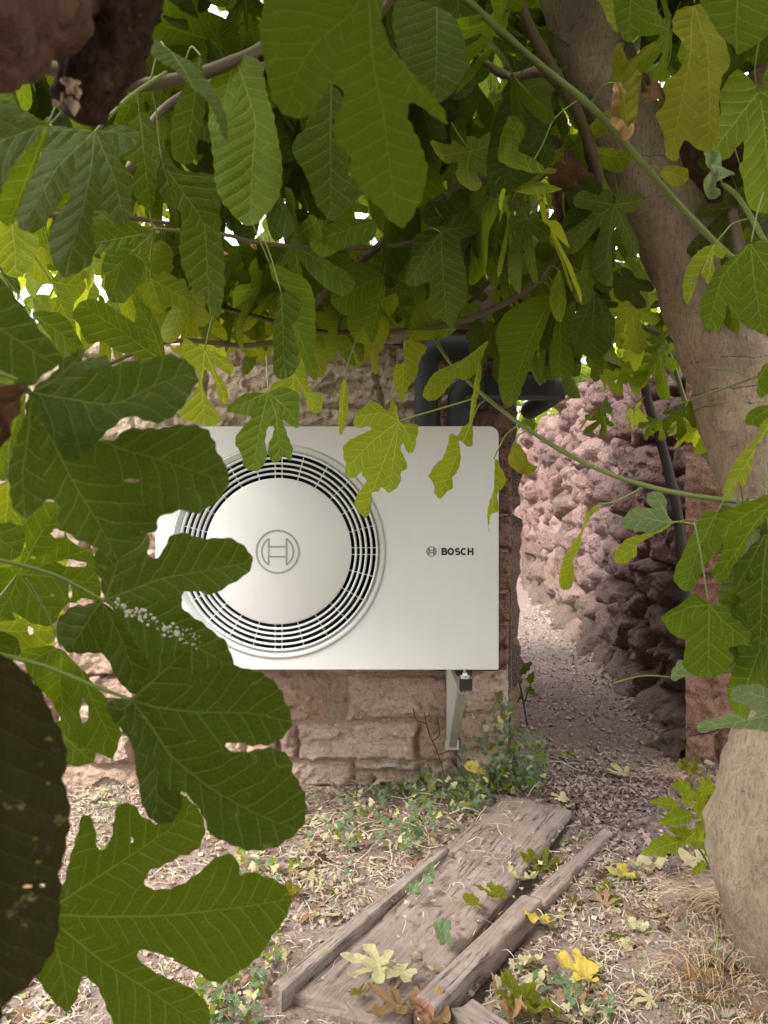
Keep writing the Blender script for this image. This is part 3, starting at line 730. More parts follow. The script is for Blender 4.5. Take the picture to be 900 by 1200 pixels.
def leaf_mesh(name, outline, base, veins=None, step=.01, holes=(), curl=0., wave=.004, fold=.35, seed=0, crenel=.0012, droop=0., wf=1.):
    """outline, base, veins in metres on the leaf plane (x, y); returns mesh with z relief and vein UVs"""
    base = np.array(base, float); out = smooth_closed(outline, step)
    if crenel:
        c0 = out.mean(0); k = np.arange(len(out)); off = crenel * (.7*np.sin(k * 2*math.pi / max(4, round(.014/step))) + .8 * vnoise(k*.37, k*0 + seed))
        dn = np.roll(out, -1, 0) - np.roll(out, 1, 0); dn = np.stack([dn[:, 1], -dn[:, 0]], 1); dn /= (np.hypot(*dn.T)[:, None] + 1e-9); out = out + dn * off[:, None]
    vs = [resample(v, 14) for v in veins] if veins else [resample(v, 8) for v in auto_veins(out, base)]
    lo, hi = out.min(0), out.max(0); st = step * 1.25
    gx_, gy_ = np.meshgrid(np.arange(lo[0], hi[0], st), np.arange(lo[1], hi[1], st)); gp = np.stack([gx_.ravel(), gy_.ravel()], 1)
    r_ = np.random.default_rng(seed); gp = gp + r_.uniform(-.25, .25, gp.shape) * st; gp = gp[inside(out, gp)]
    if len(gp): 
        dmin = np.min(np.hypot(gp[:, None, 0] - out[None, ::1, 0], gp[:, None, 1] - out[None, ::1, 1]), 1); gp = gp[dmin > st * .5]
    pts = [Vector(p) for p in out]; ed = [(i, (i+1) % len(out)) for i in range(len(out))]
    pts += [Vector(p) for p in gp]; hl = []
    for (hx, hy, ha, hb) in holes:
        n0 = len(pts); m = 12; loop = [(hx + ha*math.cos(2*math.pi*k/m) * (1+.2*math.sin(k*2.3)), hy + hb*math.sin(2*math.pi*k/m) * (1+.2*math.cos(k*1.7))) for k in range(m)]
        pts += [Vector(p) for p in loop]; ed += [(n0+k, n0+(k+1) % m) for k in range(m)]; hl.append(np.array(loop))
    co, _e, fc, *_ = delaunay_2d_cdt(pts, ed, [], 1, 1e-7)
    co = np.array([tuple(c) for c in co]); fc = [tuple(q) for q in fc]
    cen = np.array([co[list(q)].mean(0) for q in fc])
    keep = np.ones(len(fc), bool)
    for l_ in hl: keep &= ~inside(l_, cen)
    fc = [q for q, k in zip(fc, keep) if k]; cen = cen[keep]
    # nearest vein for faces
    def vd(p, v):
        best = None; s0 = 0
        D_ = np.full(len(p), 9.); Uu = np.zeros(len(p)); Vv_ = np.zeros(len(p))
        for a, b_ in zip(v[:-1], v[1:]):
            d = b_ - a; l_ = np.hypot(*d) + 1e-9; d = d / l_
            t_ = (p - a) @ d; last = b_ is v[-1]
            tc = np.clip(t_, 0, l_); q = a + tc[:, None]*d; dist = np.hypot(*(p - q).T)
            sg = (p - a)[:, 0]*d[1] - (p - a)[:, 1]*d[0]
            m = dist < D_; D_[m] = dist[m]; Uu[m] = (s0 + tc)[m]; Vv_[m] = sg[m]; s0 += l_
        return D_, Uu, Vv_, s0
    A = [vd(cen, v) for v in vs]; near = np.argmin(np.stack([a[0] + .0*i for i, a in enumerate(A)]), 0)
    B = [vd(co, v) for v in vs]
    size = float(np.hypot(*(hi - lo)))
    # relief: raised between veins, folded along them, waves, curl
    dist = np.min(np.stack([b_[0] for b_ in B]), 0); rad = np.hypot(*(co - base).T)
    main = vs[int(np.argmax([b_[3] for b_ in B]))]; ax = (main[-1] - main[0]); ax /= np.hypot(*ax) + 1e-9
    al = (co - base) @ ax; la = (co - base) @ np.array([ax[1], -ax[0]])
    z = fold * np.minimum(dist, .03) * .5 + wave * 2 * fbm(co[:, 0]*2.25*wf/max(size, .05) + seed, co[:, 1]*2.25*wf/max(size, .05), seed*.7, 3)
    z += curl * la*la / max(size, .02) - droop * al*al / max(size, .02)
    me = mesh(name, [(a, b_, c_) for (a, b_), c_ in zip(co, z)], fc)
    uv1 = me.uv_layers.new(name='vein'); uv2 = me.uv_layers.new(name='size')
    ui, u2 = [], []
    for fi, q in enumerate(fc):
        b_ = B[near[fi]]
        for vi in q: ui += [b_[1][vi], b_[2][vi]]; u2 += [b_[3], 1.0]
    uv1.data.foreach_set('uv', ui); uv2.data.foreach_set('uv', u2)
    return me

BR = []       # branch polylines as arrays for attaching stalks
tree = empty('fig_tree', P(960, 1160, 1.75)); tag(tree, 'large fig tree with leaning pale trunk and broad lobed leaves hanging over everything', 'tree')
leaf_count = [0]
big_leaf_pts = []

def attach(base3, axis, mat_parent, rad=.0018, maxd=.16, seed=0):
    """stalk mesh data from the leaf base to the nearest branch or upward"""
    best, bd = None, 9
    for pl in BR:
        d = np.linalg.norm(pl - np.array(base3), axis=1); i = int(d.argmin())
        if d[i] < bd: bd = d[i]; best = pl[i]
    a = Vector(base3)
    if best is not None and bd < maxd and bd > .01:
        e = Vector(best); m = (a + e) / 2 + Vector((0, 0, min(.03, bd*.18))) - axis * 0
        return [a, a.lerp(m, .5) - axis * .003, m, e]
    e = a - axis * random.uniform(.04, .09) + Vector((random.uniform(-.03, .03), random.uniform(-.03, .03), .03))
    return [a, (a + e)/2 + Vector((0, 0, .006)), e]

def add_stalk(me, pts_local, rad):
    """append the stalk tube to the leaf mesh with material slot 1"""
    mb = MB(); sp = spline(pts_local, 4); mb.tube(sp, lerps([rad*.8, rad], len(sp)), 5)
    bm = bmesh.new(); bm.from_mesh(me); vs = [bm.verts.new(v) for v in mb.v]
    for f in mb.f:
        try: q = bm.faces.new([vs[i] for i in f]); q.material_index = 1; q.smooth = True
        except ValueError: pass
    bm.to_mesh(me); bm.free()

def hero(pts, sc_, off, d, mat, base=None, veins=None, holes=(), tilt=(0, 0), curl=0., fold=.35, wave=.004, stalk=None, seed=None, step_px=4.5, droop=0., flip=False):
    """a leaf whose outline was measured in the photograph, set on its own tilted plane at distance d"""
    seed = seed if seed is not None else leaf_count[0] + 11
    to = lambda q: (off[0] + q[0]/sc_, off[1] + q[1]/sc_)
    pp = [to(q) for q in pts]; bb = to(base) if base is not None else pp[0]
    c = np.mean(pp, 0); C3 = P(c[0], c[1], d)
    nrm = Vector((math.sin(math.radians(tilt[0])), -1, math.sin(math.radians(tilt[1])))).normalized()
    right = nrm.cross(Vector((0, 0, 1))).normalized() * -1; upv = nrm.cross(right) * 1.0
    if upv.z < 0: upv = -upv
    cam0 = Vector((0, 0, CH))
    def proj(q):
        r = P(q[0], q[1], 1.0) - cam0; k = (C3 - cam0).dot(nrm) / r.dot(nrm); w_ = cam0 + r*k - C3
        return (w_.dot(right), w_.dot(upv))
    o2 = [proj(q) for q in pp]; b2 = proj(bb); v2 = None
    if veins: v2 = [np.array([b2] + [proj(to(q)) for q in v]) for v in veins]
    k = d / F / sc_
    h2 = [(*proj(to((a, b_))), ha*k, hb*k) for a, b_, ha, hb in holes]
    me = leaf_mesh('leaf', o2, b2, v2, step=step_px * d / F, holes=h2, curl=curl, fold=-fold if flip else fold, wave=wave, seed=seed, crenel=.0011, droop=droop)
    Mx = Matrix((( right.x, upv.x, nrm.x, 0), (right.y, upv.y, nrm.y, 0), (right.z, upv.z, nrm.z, 0), (0, 0, 0, 1)))
    B3 = C3 + Mx.to_3x3() @ Vector((b2[0], b2[1], 0))
    ax = (C3 - B3).normalized() if (C3 - B3).length > .01 else Vector((0, 0, -1))
    if stalk is not None: sp = [B3] + [P(a, b_, dd) for a, b_, dd in stalk]
    else: sp = attach(B3, ax, tree, seed=seed)
    inv = Mx.to_3x3().transposed(); add_stalk(me, [inv @ (q - C3) for q in sp], .0011 * max(1, d) if stalk is None else .0022)
    o = bpy.data.objects.new('leaf', me); col.objects.link(o); me.materials.append(M[mat]); me.materials.append(M['petiole'])
    o.parent = tree; o.matrix_local = Matrix.Translation(C3 - Vector(tree.location)) @ Mx
    leaf_count[0] += 1; return o

# ------------------------------------------------------------------ trunk and limbs
tp = [P(655, -190, 2.05), P(672, -20, 2.05), P(700, 70, 2.05), P(772, 235, 2.02), P(842, 400, 1.98), P(886, 520, 1.92), P(925, 640, 1.85), P(965, 770, 1.78), P(958, 880, 1.72), P(932, 975, 1.70), P(950, 1080, 1.72), P(985, 1175, 1.75), P(1010, 1280, 1.8)]
tr_ = [.083, .086, .088, .095, .102, .108, .116, .130, .158, .178, .172, .175, .21]
sp = spline(tp, 10); b = MB(); b.tube(sp, lerps(tr_, len(sp)), 40, bump=.16); b.build('trunk', M['bark'], tree, True)
b = MB(); q = spline([P(800, 250, 2.05), P(830, 185, 1.95), P(880, 140, 1.8), P(960, 95, 1.65), P(1100, 40, 1.5)], 8); b.tube(q, lerps([.05, .085, .085, .085, .08], len(q)), 24, bump=.2, seed=4); b.build('limb', M['bark_red'], tree, True)
b = MB(); q = spline([P(905, 390, 1.7), P(890, 350, 1.72), P(935, 250, 1.7), P(1000, 120, 1.6)], 6); b.tube(q, lerps([.012, .02, .03, .04], len(q)), 14, bump=.2, seed=5); b.build('limb', M['bark_red'], tree, True)
# the gnarled node with ageing bark where shoots leave
b = MB(); q = spline([P(690, 260, 1.85), P(672, 225, 1.80), P(655, 190, 1.78), P(640, 165, 1.8)], 5); b.tube(q, lerps([.035, .055, .045, .02], len(q)), 16, bump=.5, seed=6); b.build('burl', M['bark_red'], tree, True)
# old hanging stub close to the lens, top left
b = MB(); q = spline([P(128, -90, .60), P(122, -20, .60), P(118, 35, .60), P(112, 80, .60), P(104, 112, .60), P(100, 140, .60)], 14); b.tube(q, lerps([.044, .040, .037, .027, .026, .010], len(q)), 64, bump=.55, seed=2, bf=28); b.build('branch_stub', M['bark_old'], tree, True)
b = MB(); q = spline([P(-120, -60, .5), P(-40, 0, .5), P(10, 15, .52), P(50, -20, .55), P(90, -90, .6)], 16); b.tube(q, lerps([.06, .05, .040, .036, .04], len(q)), 64, bump=.28, seed=3, bf=24); b.build('limb', M['bark_red'], tree, True)
b = MB(); rs = random.Random(3)
for k in range(16):
    u_, v_ = rs.uniform(66, 96), rs.uniform(92, 124); b.tube([P(u_, v_, .572), P(u_ + rs.uniform(-6, 6), v_ + rs.uniform(4, 14), .566 + rs.uniform(0, .006))], [rs.uniform(.001, .004), .0008], 6, bump=.6, seed=k)
b.build('broken_wood', plain('pale_broken_wood', (.42, .30, .20), .9, bump=.8), tree, True)

def branch(pts, r, mat='twig', n=8):
    q = spline([P(*p) for p in pts], 8); b = MB(); rad = lerps(r, len(q)) if isinstance(r, list) else [r]*len(q)
    rad = [x * (1 + .18*math.exp(-((i % 9) - 4)**2)) for i, x in enumerate(rad)]
    b.tube(q, rad, n, bump=.12, seed=len(BR)); o = b.build('branch', M[mat], tree, True)
    BR.append(np.array([tuple(x) for x in q])); return o
branch([(180, 268, 1.5), (263, 275, 1.5), (300, 284, 1.52), (400, 291, 1.55), (490, 283, 1.6), (560, 257, 1.65), (600, 236, 1.7), (650, 195, 1.78)], [.0035, .0055])
branch([(340, 400, 1.75), (370, 355, 1.7), (400, 325, 1.7), (440, 292, 1.68), (500, 245, 1.7), (545, 216, 1.75), (600, 190, 1.78), (660, 170, 1.82)], [.007, .012])
branch([(525, -20, 1.3), (560, 12, 1.35), (620, 66, 1.4), (700, 132, 1.42), (760, 200, 1.45), (820, 266, 1.5), (858, 302, 1.5)], [.007, .0055], 'shoot')
branch([(600, -30, 1.5), (618, 25, 1.55), (650, 85, 1.6), (680, 140, 1.7), (695, 190, 1.78), (702, 225, 1.85)], [.010, .014])
branch([(540, 30, 1.7), (565, 70, 1.7), (600, 90, 1.7), (640, 85, 1.6), (672, 125, 1.7), (690, 165, 1.75)], [.008, .012])
branch([(692, 195, 1.8), (686, 240, 1.8), (652, 308, 1.8), (600, 350, 1.8), (540, 376, 1.8), (470, 388, 1.82), (370, 388, 1.85), (290, 368, 1.85), (220, 350, 1.9)], [.010, .0045])
branch([(505, 385, 1.85), (530, 428, 1.75), (600, 490, 1.7), (680, 540, 1.65), (760, 570, 1.6), (850, 586, 1.55), (930, 590, 1.6)], [.0035, .006], 'shoot')
branch([(752, 385, 2.9), (757, 460, 2.9), (775, 520, 2.9), (792, 590, 2.9), (799, 645, 2.95), (805, 720, 3.0)], [.016, .022], 'vine')
branch([(770, 380, 2.6), (790, 430, 2.6), (812, 500, 2.55), (835, 545, 2.5)], [.006, .010], 'shoot')
branch([(470, -40, 1.2), (440, 20, 1.25), (330, 70, 1.3), (200, 120, 1.25), (150, 200, 1.2)], [.008, .006])
branch([(-60, 60, .9), (60, 80, .92), (160, 100, .95), (300, 60, 1.0), (400, -30, 1.1)], [.009, .007])
branch([(850, 215, 1.9), (860, 260, 1.8), (880, 330, 1.7), (930, 400, 1.6)], [.012, .016])
branch([(900, 290, 1.3), (868, 235, 1.3), (846, 215, 1.3)], [.005, .003], 'shoot')
branch([(940, 420, 1.2), (890, 440, 1.3), (820, 465, 1.6), (790, 475, 1.7)], [.0028, .0018], 'shoot')
branch([(-30, 280, 1.3), (80, 250, 1.35), (200, 262, 1.45)], [.005, .0035])
branch([(120, 430, 1.7), (200, 400, 1.7), (290, 405, 1.75), (345, 395, 1.76)], [.0045, .007])
branch([(540, 365, 2.0), (600, 300, 1.9), (640, 240, 1.85)], [.0045, .006])
branch([(700, 340, 2.3), (740, 375, 2.3), (790, 400, 2.3), (830, 420, 2.1)], [.0045, .009])

# ------------------------------------------------------------------ leaves measured one by one
A = (3, (0, 300)); Bc = (3, (0, 550)); Cc = (3, (100, 720)); Dc = (2.5, (0, 900)); E = (3, (280, 0)); Fc = (3, (600, 560))
Gc = (900/350, (250, 400)); T1 = (3, (0, 0)); T2 = (3, (600, 0)); T3 = (3, (600, 280)); T4 = (900/350, (250, 200)); FU = (1, (0, 0))
# nearest, lower left
hero([(235,140),(262,148),(275,180),(290,240),(315,225),(332,180),(345,115),(372,102),(400,108),(420,140),(455,165),(495,155),(510,120),(515,72),(545,85),(580,120),(602,160),(605,190),(585,230),(540,255),(480,282),(440,305),(428,335),(440,350),(490,350),(545,332),(590,300),(625,268),(665,250),(695,258),(703,285),(708,315),(735,303),(780,312),(830,335),(855,375),(850,410),(830,450),(790,510),(740,570),(690,600),(645,628),(610,615),(560,585),(500,552),(450,535),(415,532),(405,545),(420,570),(450,595),(520,625),(575,650),(610,685),(618,720),(612,790),(560,840),(480,840),(420,800),(350,755),(320,700),(290,640),(255,606),(240,620),(232,670),(200,710),(160,675),(125,630),(110,590),(100,500),(120,430),(150,400),(180,350),(195,290),(215,200)],
     *Dc, .78, 'leaf', base=(110,430), veins=[[(190,385),(330,290),(510,170),(560,130)],[(300,437),(500,432),(700,410),(840,385)],[(190,478),(300,565),(440,660),(570,745)],[(170,540),(190,620),(200,690)],[(160,330),(210,220),(235,160)]],
     holes=[(385,212,4,9)], tilt=(-8, 12), wave=.006, stalk=[(20, 1050, .72), (-60, 1030, .7)], fold=.3)
hero([(160,300),(185,270),(210,220),(218,175),(250,150),(300,132),(345,128),(365,145),(362,190),(375,215),(420,205),(450,185),(500,175),(560,190),(610,200),(660,235),(695,280),(715,330),(730,375),(720,405),(690,435),(640,458),(590,458),(530,448),(497,450),(492,462),(510,476),(560,482),(600,475),(650,465),(700,485),(722,515),(730,550),(750,590),(775,640),(780,680),(770,730),(740,770),(690,800),(640,822),(580,820),(520,800),(470,785),(440,765),(425,735),(410,700),(380,650),(340,620),(318,640),(300,620),(260,560),(230,470),(190,380)],
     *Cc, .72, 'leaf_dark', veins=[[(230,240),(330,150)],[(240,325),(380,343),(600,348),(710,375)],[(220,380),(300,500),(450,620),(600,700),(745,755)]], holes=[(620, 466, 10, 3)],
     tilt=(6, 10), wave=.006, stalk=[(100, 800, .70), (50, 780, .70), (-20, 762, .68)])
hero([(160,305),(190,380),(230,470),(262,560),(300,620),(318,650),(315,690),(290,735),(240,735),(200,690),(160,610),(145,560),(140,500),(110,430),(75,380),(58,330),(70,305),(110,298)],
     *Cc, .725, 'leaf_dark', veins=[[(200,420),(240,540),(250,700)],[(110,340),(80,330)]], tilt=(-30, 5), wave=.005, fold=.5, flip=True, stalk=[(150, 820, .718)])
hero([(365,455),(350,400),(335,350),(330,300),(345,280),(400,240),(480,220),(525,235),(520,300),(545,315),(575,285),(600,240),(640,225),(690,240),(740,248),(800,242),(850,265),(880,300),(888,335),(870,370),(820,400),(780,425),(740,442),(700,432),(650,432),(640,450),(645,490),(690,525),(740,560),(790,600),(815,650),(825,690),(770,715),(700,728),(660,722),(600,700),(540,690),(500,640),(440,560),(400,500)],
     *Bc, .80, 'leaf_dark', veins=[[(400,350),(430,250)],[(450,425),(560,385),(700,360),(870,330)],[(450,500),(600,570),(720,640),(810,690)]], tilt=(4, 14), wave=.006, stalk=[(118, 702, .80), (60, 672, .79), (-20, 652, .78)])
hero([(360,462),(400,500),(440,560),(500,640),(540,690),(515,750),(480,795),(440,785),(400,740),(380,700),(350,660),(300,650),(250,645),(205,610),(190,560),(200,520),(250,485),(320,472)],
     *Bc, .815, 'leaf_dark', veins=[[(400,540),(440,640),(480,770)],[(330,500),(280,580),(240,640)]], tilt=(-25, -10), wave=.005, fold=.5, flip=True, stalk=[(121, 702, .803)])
hero([(110,475),(140,440),(200,390),(215,355),(260,345),(300,325),(292,365),(340,358),(380,355),(400,395),(470,375),(520,378),(560,362),(620,360),(660,380),(690,410),(700,450),(680,490),(640,545),(600,575),(560,590),(520,585),(480,572),(440,580),(380,640),(320,700),(250,720),(160,600)],
     *A, .66, 'leaf_dark', veins=[[(200,420),(290,340)],[(260,500),(400,522),(520,460),(680,412)]], tilt=(0, 20), wave=.007, stalk=[(10, 452, .655), (-60, 430, .65)])
hero([(115,480),(200,560),(300,600),(380,640),(440,600),(520,600),(570,600),(630,595),(700,600),(740,630),(765,670),(770,700),(795,730),(805,780),(795,830),(770,870),(740,890),(700,918),(650,905),(600,915),(560,925),(560,960),(530,985),(470,990),(445,1010),(420,1070),(395,1055),(330,1025),(260,990),(220,950),(222,885),(180,870),(130,920),(95,925),(60,880),(45,780),(60,700),(90,600),(100,520)],
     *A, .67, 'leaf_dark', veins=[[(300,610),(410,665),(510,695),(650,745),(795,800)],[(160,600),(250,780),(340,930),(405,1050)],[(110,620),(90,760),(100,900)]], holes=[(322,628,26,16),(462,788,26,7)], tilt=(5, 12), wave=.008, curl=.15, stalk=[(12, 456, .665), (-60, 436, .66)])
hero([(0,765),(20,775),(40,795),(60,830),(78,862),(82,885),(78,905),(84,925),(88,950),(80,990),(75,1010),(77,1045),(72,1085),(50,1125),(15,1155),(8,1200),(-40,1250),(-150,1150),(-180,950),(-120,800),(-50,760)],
     *FU, .50, 'leaf_shaded', base=(-60,760), holes=[(46,974,3,2),(50,1000,4,2),(38,1027,5,2),(55,1026,3,2),(60,912,2,1)], tilt=(10, -6), wave=.014, fold=.9, stalk=[(-90, 700, .5)], step_px=6)
hero([(-60,300),(0,328),(25,355),(50,390),(72,420),(52,440),(32,456),(0,440),(-60,400)], *FU, .60, 'leaf_dark', base=(-70,340), veins=[[(0,385),(60,425)]], tilt=(15, 10), stalk=[(-90, 300, .6)])
hero([(20,445),(36,470),(34,500),(20,520),(2,530),(-20,510),(-20,470),(0,455)], *FU, .58, 'leaf_dead', wave=.03, fold=1., curl=3, stalk=[(-20, 430, .58)])
hero([(10,560),(30,555),(22,600),(18,620),(0,625),(-20,590)], *FU, .9, 'leaf_light')
# paler leaves with insect holes behind the near ones
hero([(355,448),(350,370),(330,290),(260,260),(225,200),(220,130),(160,115),(130,150),(85,190),(90,250),(60,330),(0,350),(-40,420),(0,500),(60,500),(130,540),(190,540),(240,470),(320,462)], *Bc, .98, 'leaf', base=(60,372),
     veins=[[(110,280),(200,140)],[(150,340),(340,270)],[(200,385),(350,400)],[(130,450),(200,520)],[(40,440),(10,490)]], holes=[(205,225,24,17),(255,330,55,13),(110,315,9,7),(250,430,6,26),(305,460,28,10),(185,438,8,5)], tilt=(0, -18), wave=.008, stalk=[(0, 700, .95)])
hero([(80,650),(140,620),(220,640),(260,700),(330,760),(380,800),(430,900),(420,960),(395,1010),(340,985),(290,960),(230,930),(190,850),(130,750)], *Bc, .92, 'leaf', base=(215,625), veins=[[(205,750),(215,900)],[(300,760),(400,960)],[(150,650),(100,680)]], holes=[(298,850,14,44)], tilt=(0, -10), wave=.01)
hero([(-50,560),(0,530),(60,520),(110,520),(140,545),(190,540),(195,590),(150,620),(80,640),(60,655),(0,600)], *Bc, 1.05, 'leaf_light', holes=[(113,560,9,18)], tilt=(0,-25))
hero([(-60,200),(0,190),(50,190),(90,210),(90,260),(70,300),(30,325),(0,320),(-60,300)], *Bc, .85, 'leaf', tilt=(0, 15))
hero([(60,850),(90,846),(105,862),(113,885),(100,897),(75,895),(58,885)], *FU, 1.0, 'leaf', tilt=(0, 20))
hero([(-40,640),(0,625),(30,640),(50,672),(60,700),(20,712),(-10,700),(-50,690)], *FU, 1.15, 'leaf_light', tilt=(10, -25))
hero([(-50,730),(-10,735),(18,745),(24,765),(5,778),(-40,780)], *FU, .8, 'leaf_dark', tilt=(10, -25))
hero([(30,450),(0,420),(-30,440),(-30,520),(0,560),(20,540)], *FU, 1.2, 'leaf', tilt=(10, -25))
# top
hero([(100,-40),(85,60),(75,130),(90,230),(110,320),(150,390),(200,415),(245,405),(290,350),(330,300),(360,320),(365,370),(335,420),(335,470),(355,520),(390,555),(385,600),(400,640),(440,680),(500,740),(560,800),(590,800),(620,750),(650,680),(660,600),(640,520),(610,450),(590,400),(610,355),(650,375),(700,410),(735,430),(720,380),(680,320),(620,250),(560,180),(520,120),(500,50),(510,-40),(480,-100),(400,-120),(200,-120)],
     *E, .62, 'leaf_top', base=(450,-100), veins=[[(410,20),(270,140),(210,230),(170,360)],[(470,200),(510,400),(550,740)],[(500,60),(590,230),(720,410)]], tilt=(0, 25), wave=.004, step_px=6)
hero([(325,298),(365,345),(360,385),(335,420),(335,480),(355,530),(388,570),(388,620),(438,680),(400,720),(350,765),(315,765),(270,710),(240,640),(215,600),(190,550),(195,500),(230,460),(250,400),(290,340)], *E, .9, 'leaf_dark', veins=[[(320,500),(325,750)]], tilt=(10, 8))
hero([(335,465),(250,455),(160,440),(150,470),(130,560),(80,660),(60,740),(60,790),(100,812),(150,790),(185,740),(230,670),(245,665),(240,700),(190,760),(165,820),(170,900),(200,945),(240,950),(300,925),(330,870),(320,800),(330,740),(370,740),(420,790),(450,780),(460,700),(455,610),(420,560),(450,530),(480,520),(490,470),(420,440)],
     *T1, .78, 'leaf_dark', veins=[[(250,460),(165,460)],[(200,590),(90,770)],[(320,600),(290,740),(240,900)],[(400,620),(430,760)],[(420,470),(480,500)]], tilt=(0, 22), stalk=[(150, 115, .82), (195, 85, .86)], flip=True)
hero([(190,190),(215,200),(245,205),(258,215),(258,260),(262,300),(262,340),(255,375),(245,370),(238,345),(228,347),(215,320),(210,290),(212,250),(195,240),(185,220)], *FU, 1.0, 'leaf_dark', veins=[[(240,260),(245,360)],[(200,225)]], tilt=(20, 5))
hero([(275,65),(305,75),(312,105),(322,140),(328,170),(332,210),(325,240),(305,260),(290,265),(270,250),(255,225),(250,180),(245,130),(250,85)], *FU, .95, 'leaf', veins=[[(300,140),(292,255)],[(262,120)]], tilt=(-5, 15))
hero([(163,130),(185,160),(185,200),(176,248),(152,222),(160,198),(137,184),(137,176)], *FU, 1.0, 'leaf_dark', tilt=(25, 0))
hero([(235,65),(215,100),(200,140),(200,175),(207,190),(225,190),(232,160),(240,120)], *FU, .85, 'leaf_dark', tilt=(30, 0))
hero([(200,60),(235,90),(262,130),(268,170),(262,165),(245,125),(215,95),(180,70),(165,45)], *FU, .75, 'leaf_dark', tilt=(0, 60))
hero([(0,0),(-10,95),(25,130),(50,150),(20,200),(0,240),(-40,220),(-60,60)], *FU, .7, 'leaf_dark', base=(60,145), veins=[[(0,170),(-40,190)],[(20,120),(-30,90)]], tilt=(0,20))
hero([(55,148),(52,170),(40,200),(15,262),(0,262),(-20,230),(0,205),(30,180)], *FU, .72, 'leaf', tilt=(35, 10))
hero([(10,245),(20,262),(45,275),(45,300),(30,322),(12,325),(0,310),(-12,280)], *FU, 1.2, 'leaf_light', tilt=(0, -15))
hero([(470,0),(520,10),(542,50),(545,90),(520,118),(508,115),(480,90),(465,60),(460,20)], *FU, 1.0, 'leaf_dark', base=(512,0), veins=[[(512,60),(510,110)]], tilt=(0, 20))
hero([(100,270),(125,250),(160,262),(180,275),(165,300),(190,310),(187,322),(165,305),(150,300),(128,325),(120,310),(128,290),(105,300)], *FU, 1.3, 'leaf', base=(180,272), tilt=(0,-15))
hero([(490,275),(530,268),(560,262),(552,290),(546,350),(530,382),(520,360),(520,330),(478,335),(480,300)], *FU, 1.55, 'leaf_dark', base=(516,272), tilt=(0, 10))
# centre
hero([(685,185),(640,220),(600,260),(580,340),(620,350),(650,345),(650,440),(690,450),(715,475),(735,440),(765,380),(750,250),(740,220),(800,190),(800,160),(770,120),(730,140)], *T4, 1.5, 'leaf_dark', veins=[[(690,300),(705,460)],[(630,270),(590,335)],[(740,175),(790,165)]], tilt=(0, 12))
hero([(515,310),(480,280),(420,280),(380,300),(355,370),(360,410),(400,440),(430,430),(460,490),(480,520),(500,460),(505,400)], *T4, 1.6, 'leaf', tilt=(20, -10))
hero([(205,370),(240,375),(262,400),(255,440),(240,470),(250,520),(255,580),(230,620),(200,630),(178,600),(180,540),(178,480),(190,420)], *T4, 1.3, 'leaf_dark', veins=[[(210,480),(215,600)]], tilt=(15, 0))
hero([(170,280),(240,310),(290,350),(305,450),(305,560),(310,630),(290,620),(265,560),(240,480),(262,400),(220,360),(180,330)], *T4, 1.4, 'leaf', tilt=(25, 0))
hero([(485,150),(400,150),(340,170),(290,215),(330,270),(400,240),(480,210)], *T4, 1.5, 'leaf', veins=[[(400,180),(300,215)]], tilt=(0, 20))
hero([(575,370),(572,290),(550,220),(500,160),(465,140),(480,200),(480,235),(430,205),(370,165),(310,150),(265,180),(262,210),(290,250),(310,300),(370,300),(410,330),(470,345),(510,378)], *A, 1.25, 'leaf', veins=[[(460,290),(290,175)],[(540,260),(478,160)]], tilt=(0, -30))
hero([(720,330),(650,290),(640,320),(600,330),(660,370),(700,420),(690,480),(640,540),(640,570),(700,590),(740,600),(780,580),(760,540),(720,480),(715,410),(740,410),(760,450),(770,500),(800,520),(800,470),(770,420),(760,390),(810,420),(820,380),(780,350)], *A, 1.5, 'leaf_light', veins=[[(710,450),(720,580)],[(760,430),(790,500)],[(780,370),(812,400)],[(660,310)]], tilt=(0, 5))
hero([(110,200),(180,195),(230,210),(280,290),(290,330),(220,350),(190,310),(150,250)], *A, 1.3, 'leaf', tilt=(0, -20))
hero([(180,90),(220,60),(280,60),(305,110),(285,140),(260,180),(265,230),(270,300),(240,240),(190,200),(200,150)], *A, 1.5, 'leaf_light', tilt=(0, -20))
hero([(430,0),(500,0),(505,50),(470,130),(430,165),(380,150),(370,80),(390,40)], *A, 1.5, 'leaf', tilt=(0, -20))
hero([(170,-50),(230,-60),(295,0),(290,30),(240,68),(200,40),(165,10)], *A, 1.45, 'leaf_light', tilt=(0, -20))
hero([(530,80),(600,60),(690,160),(690,185),(650,190),(600,170),(560,200),(490,120)], *A, 1.6, 'leaf_light', tilt=(0, -25))
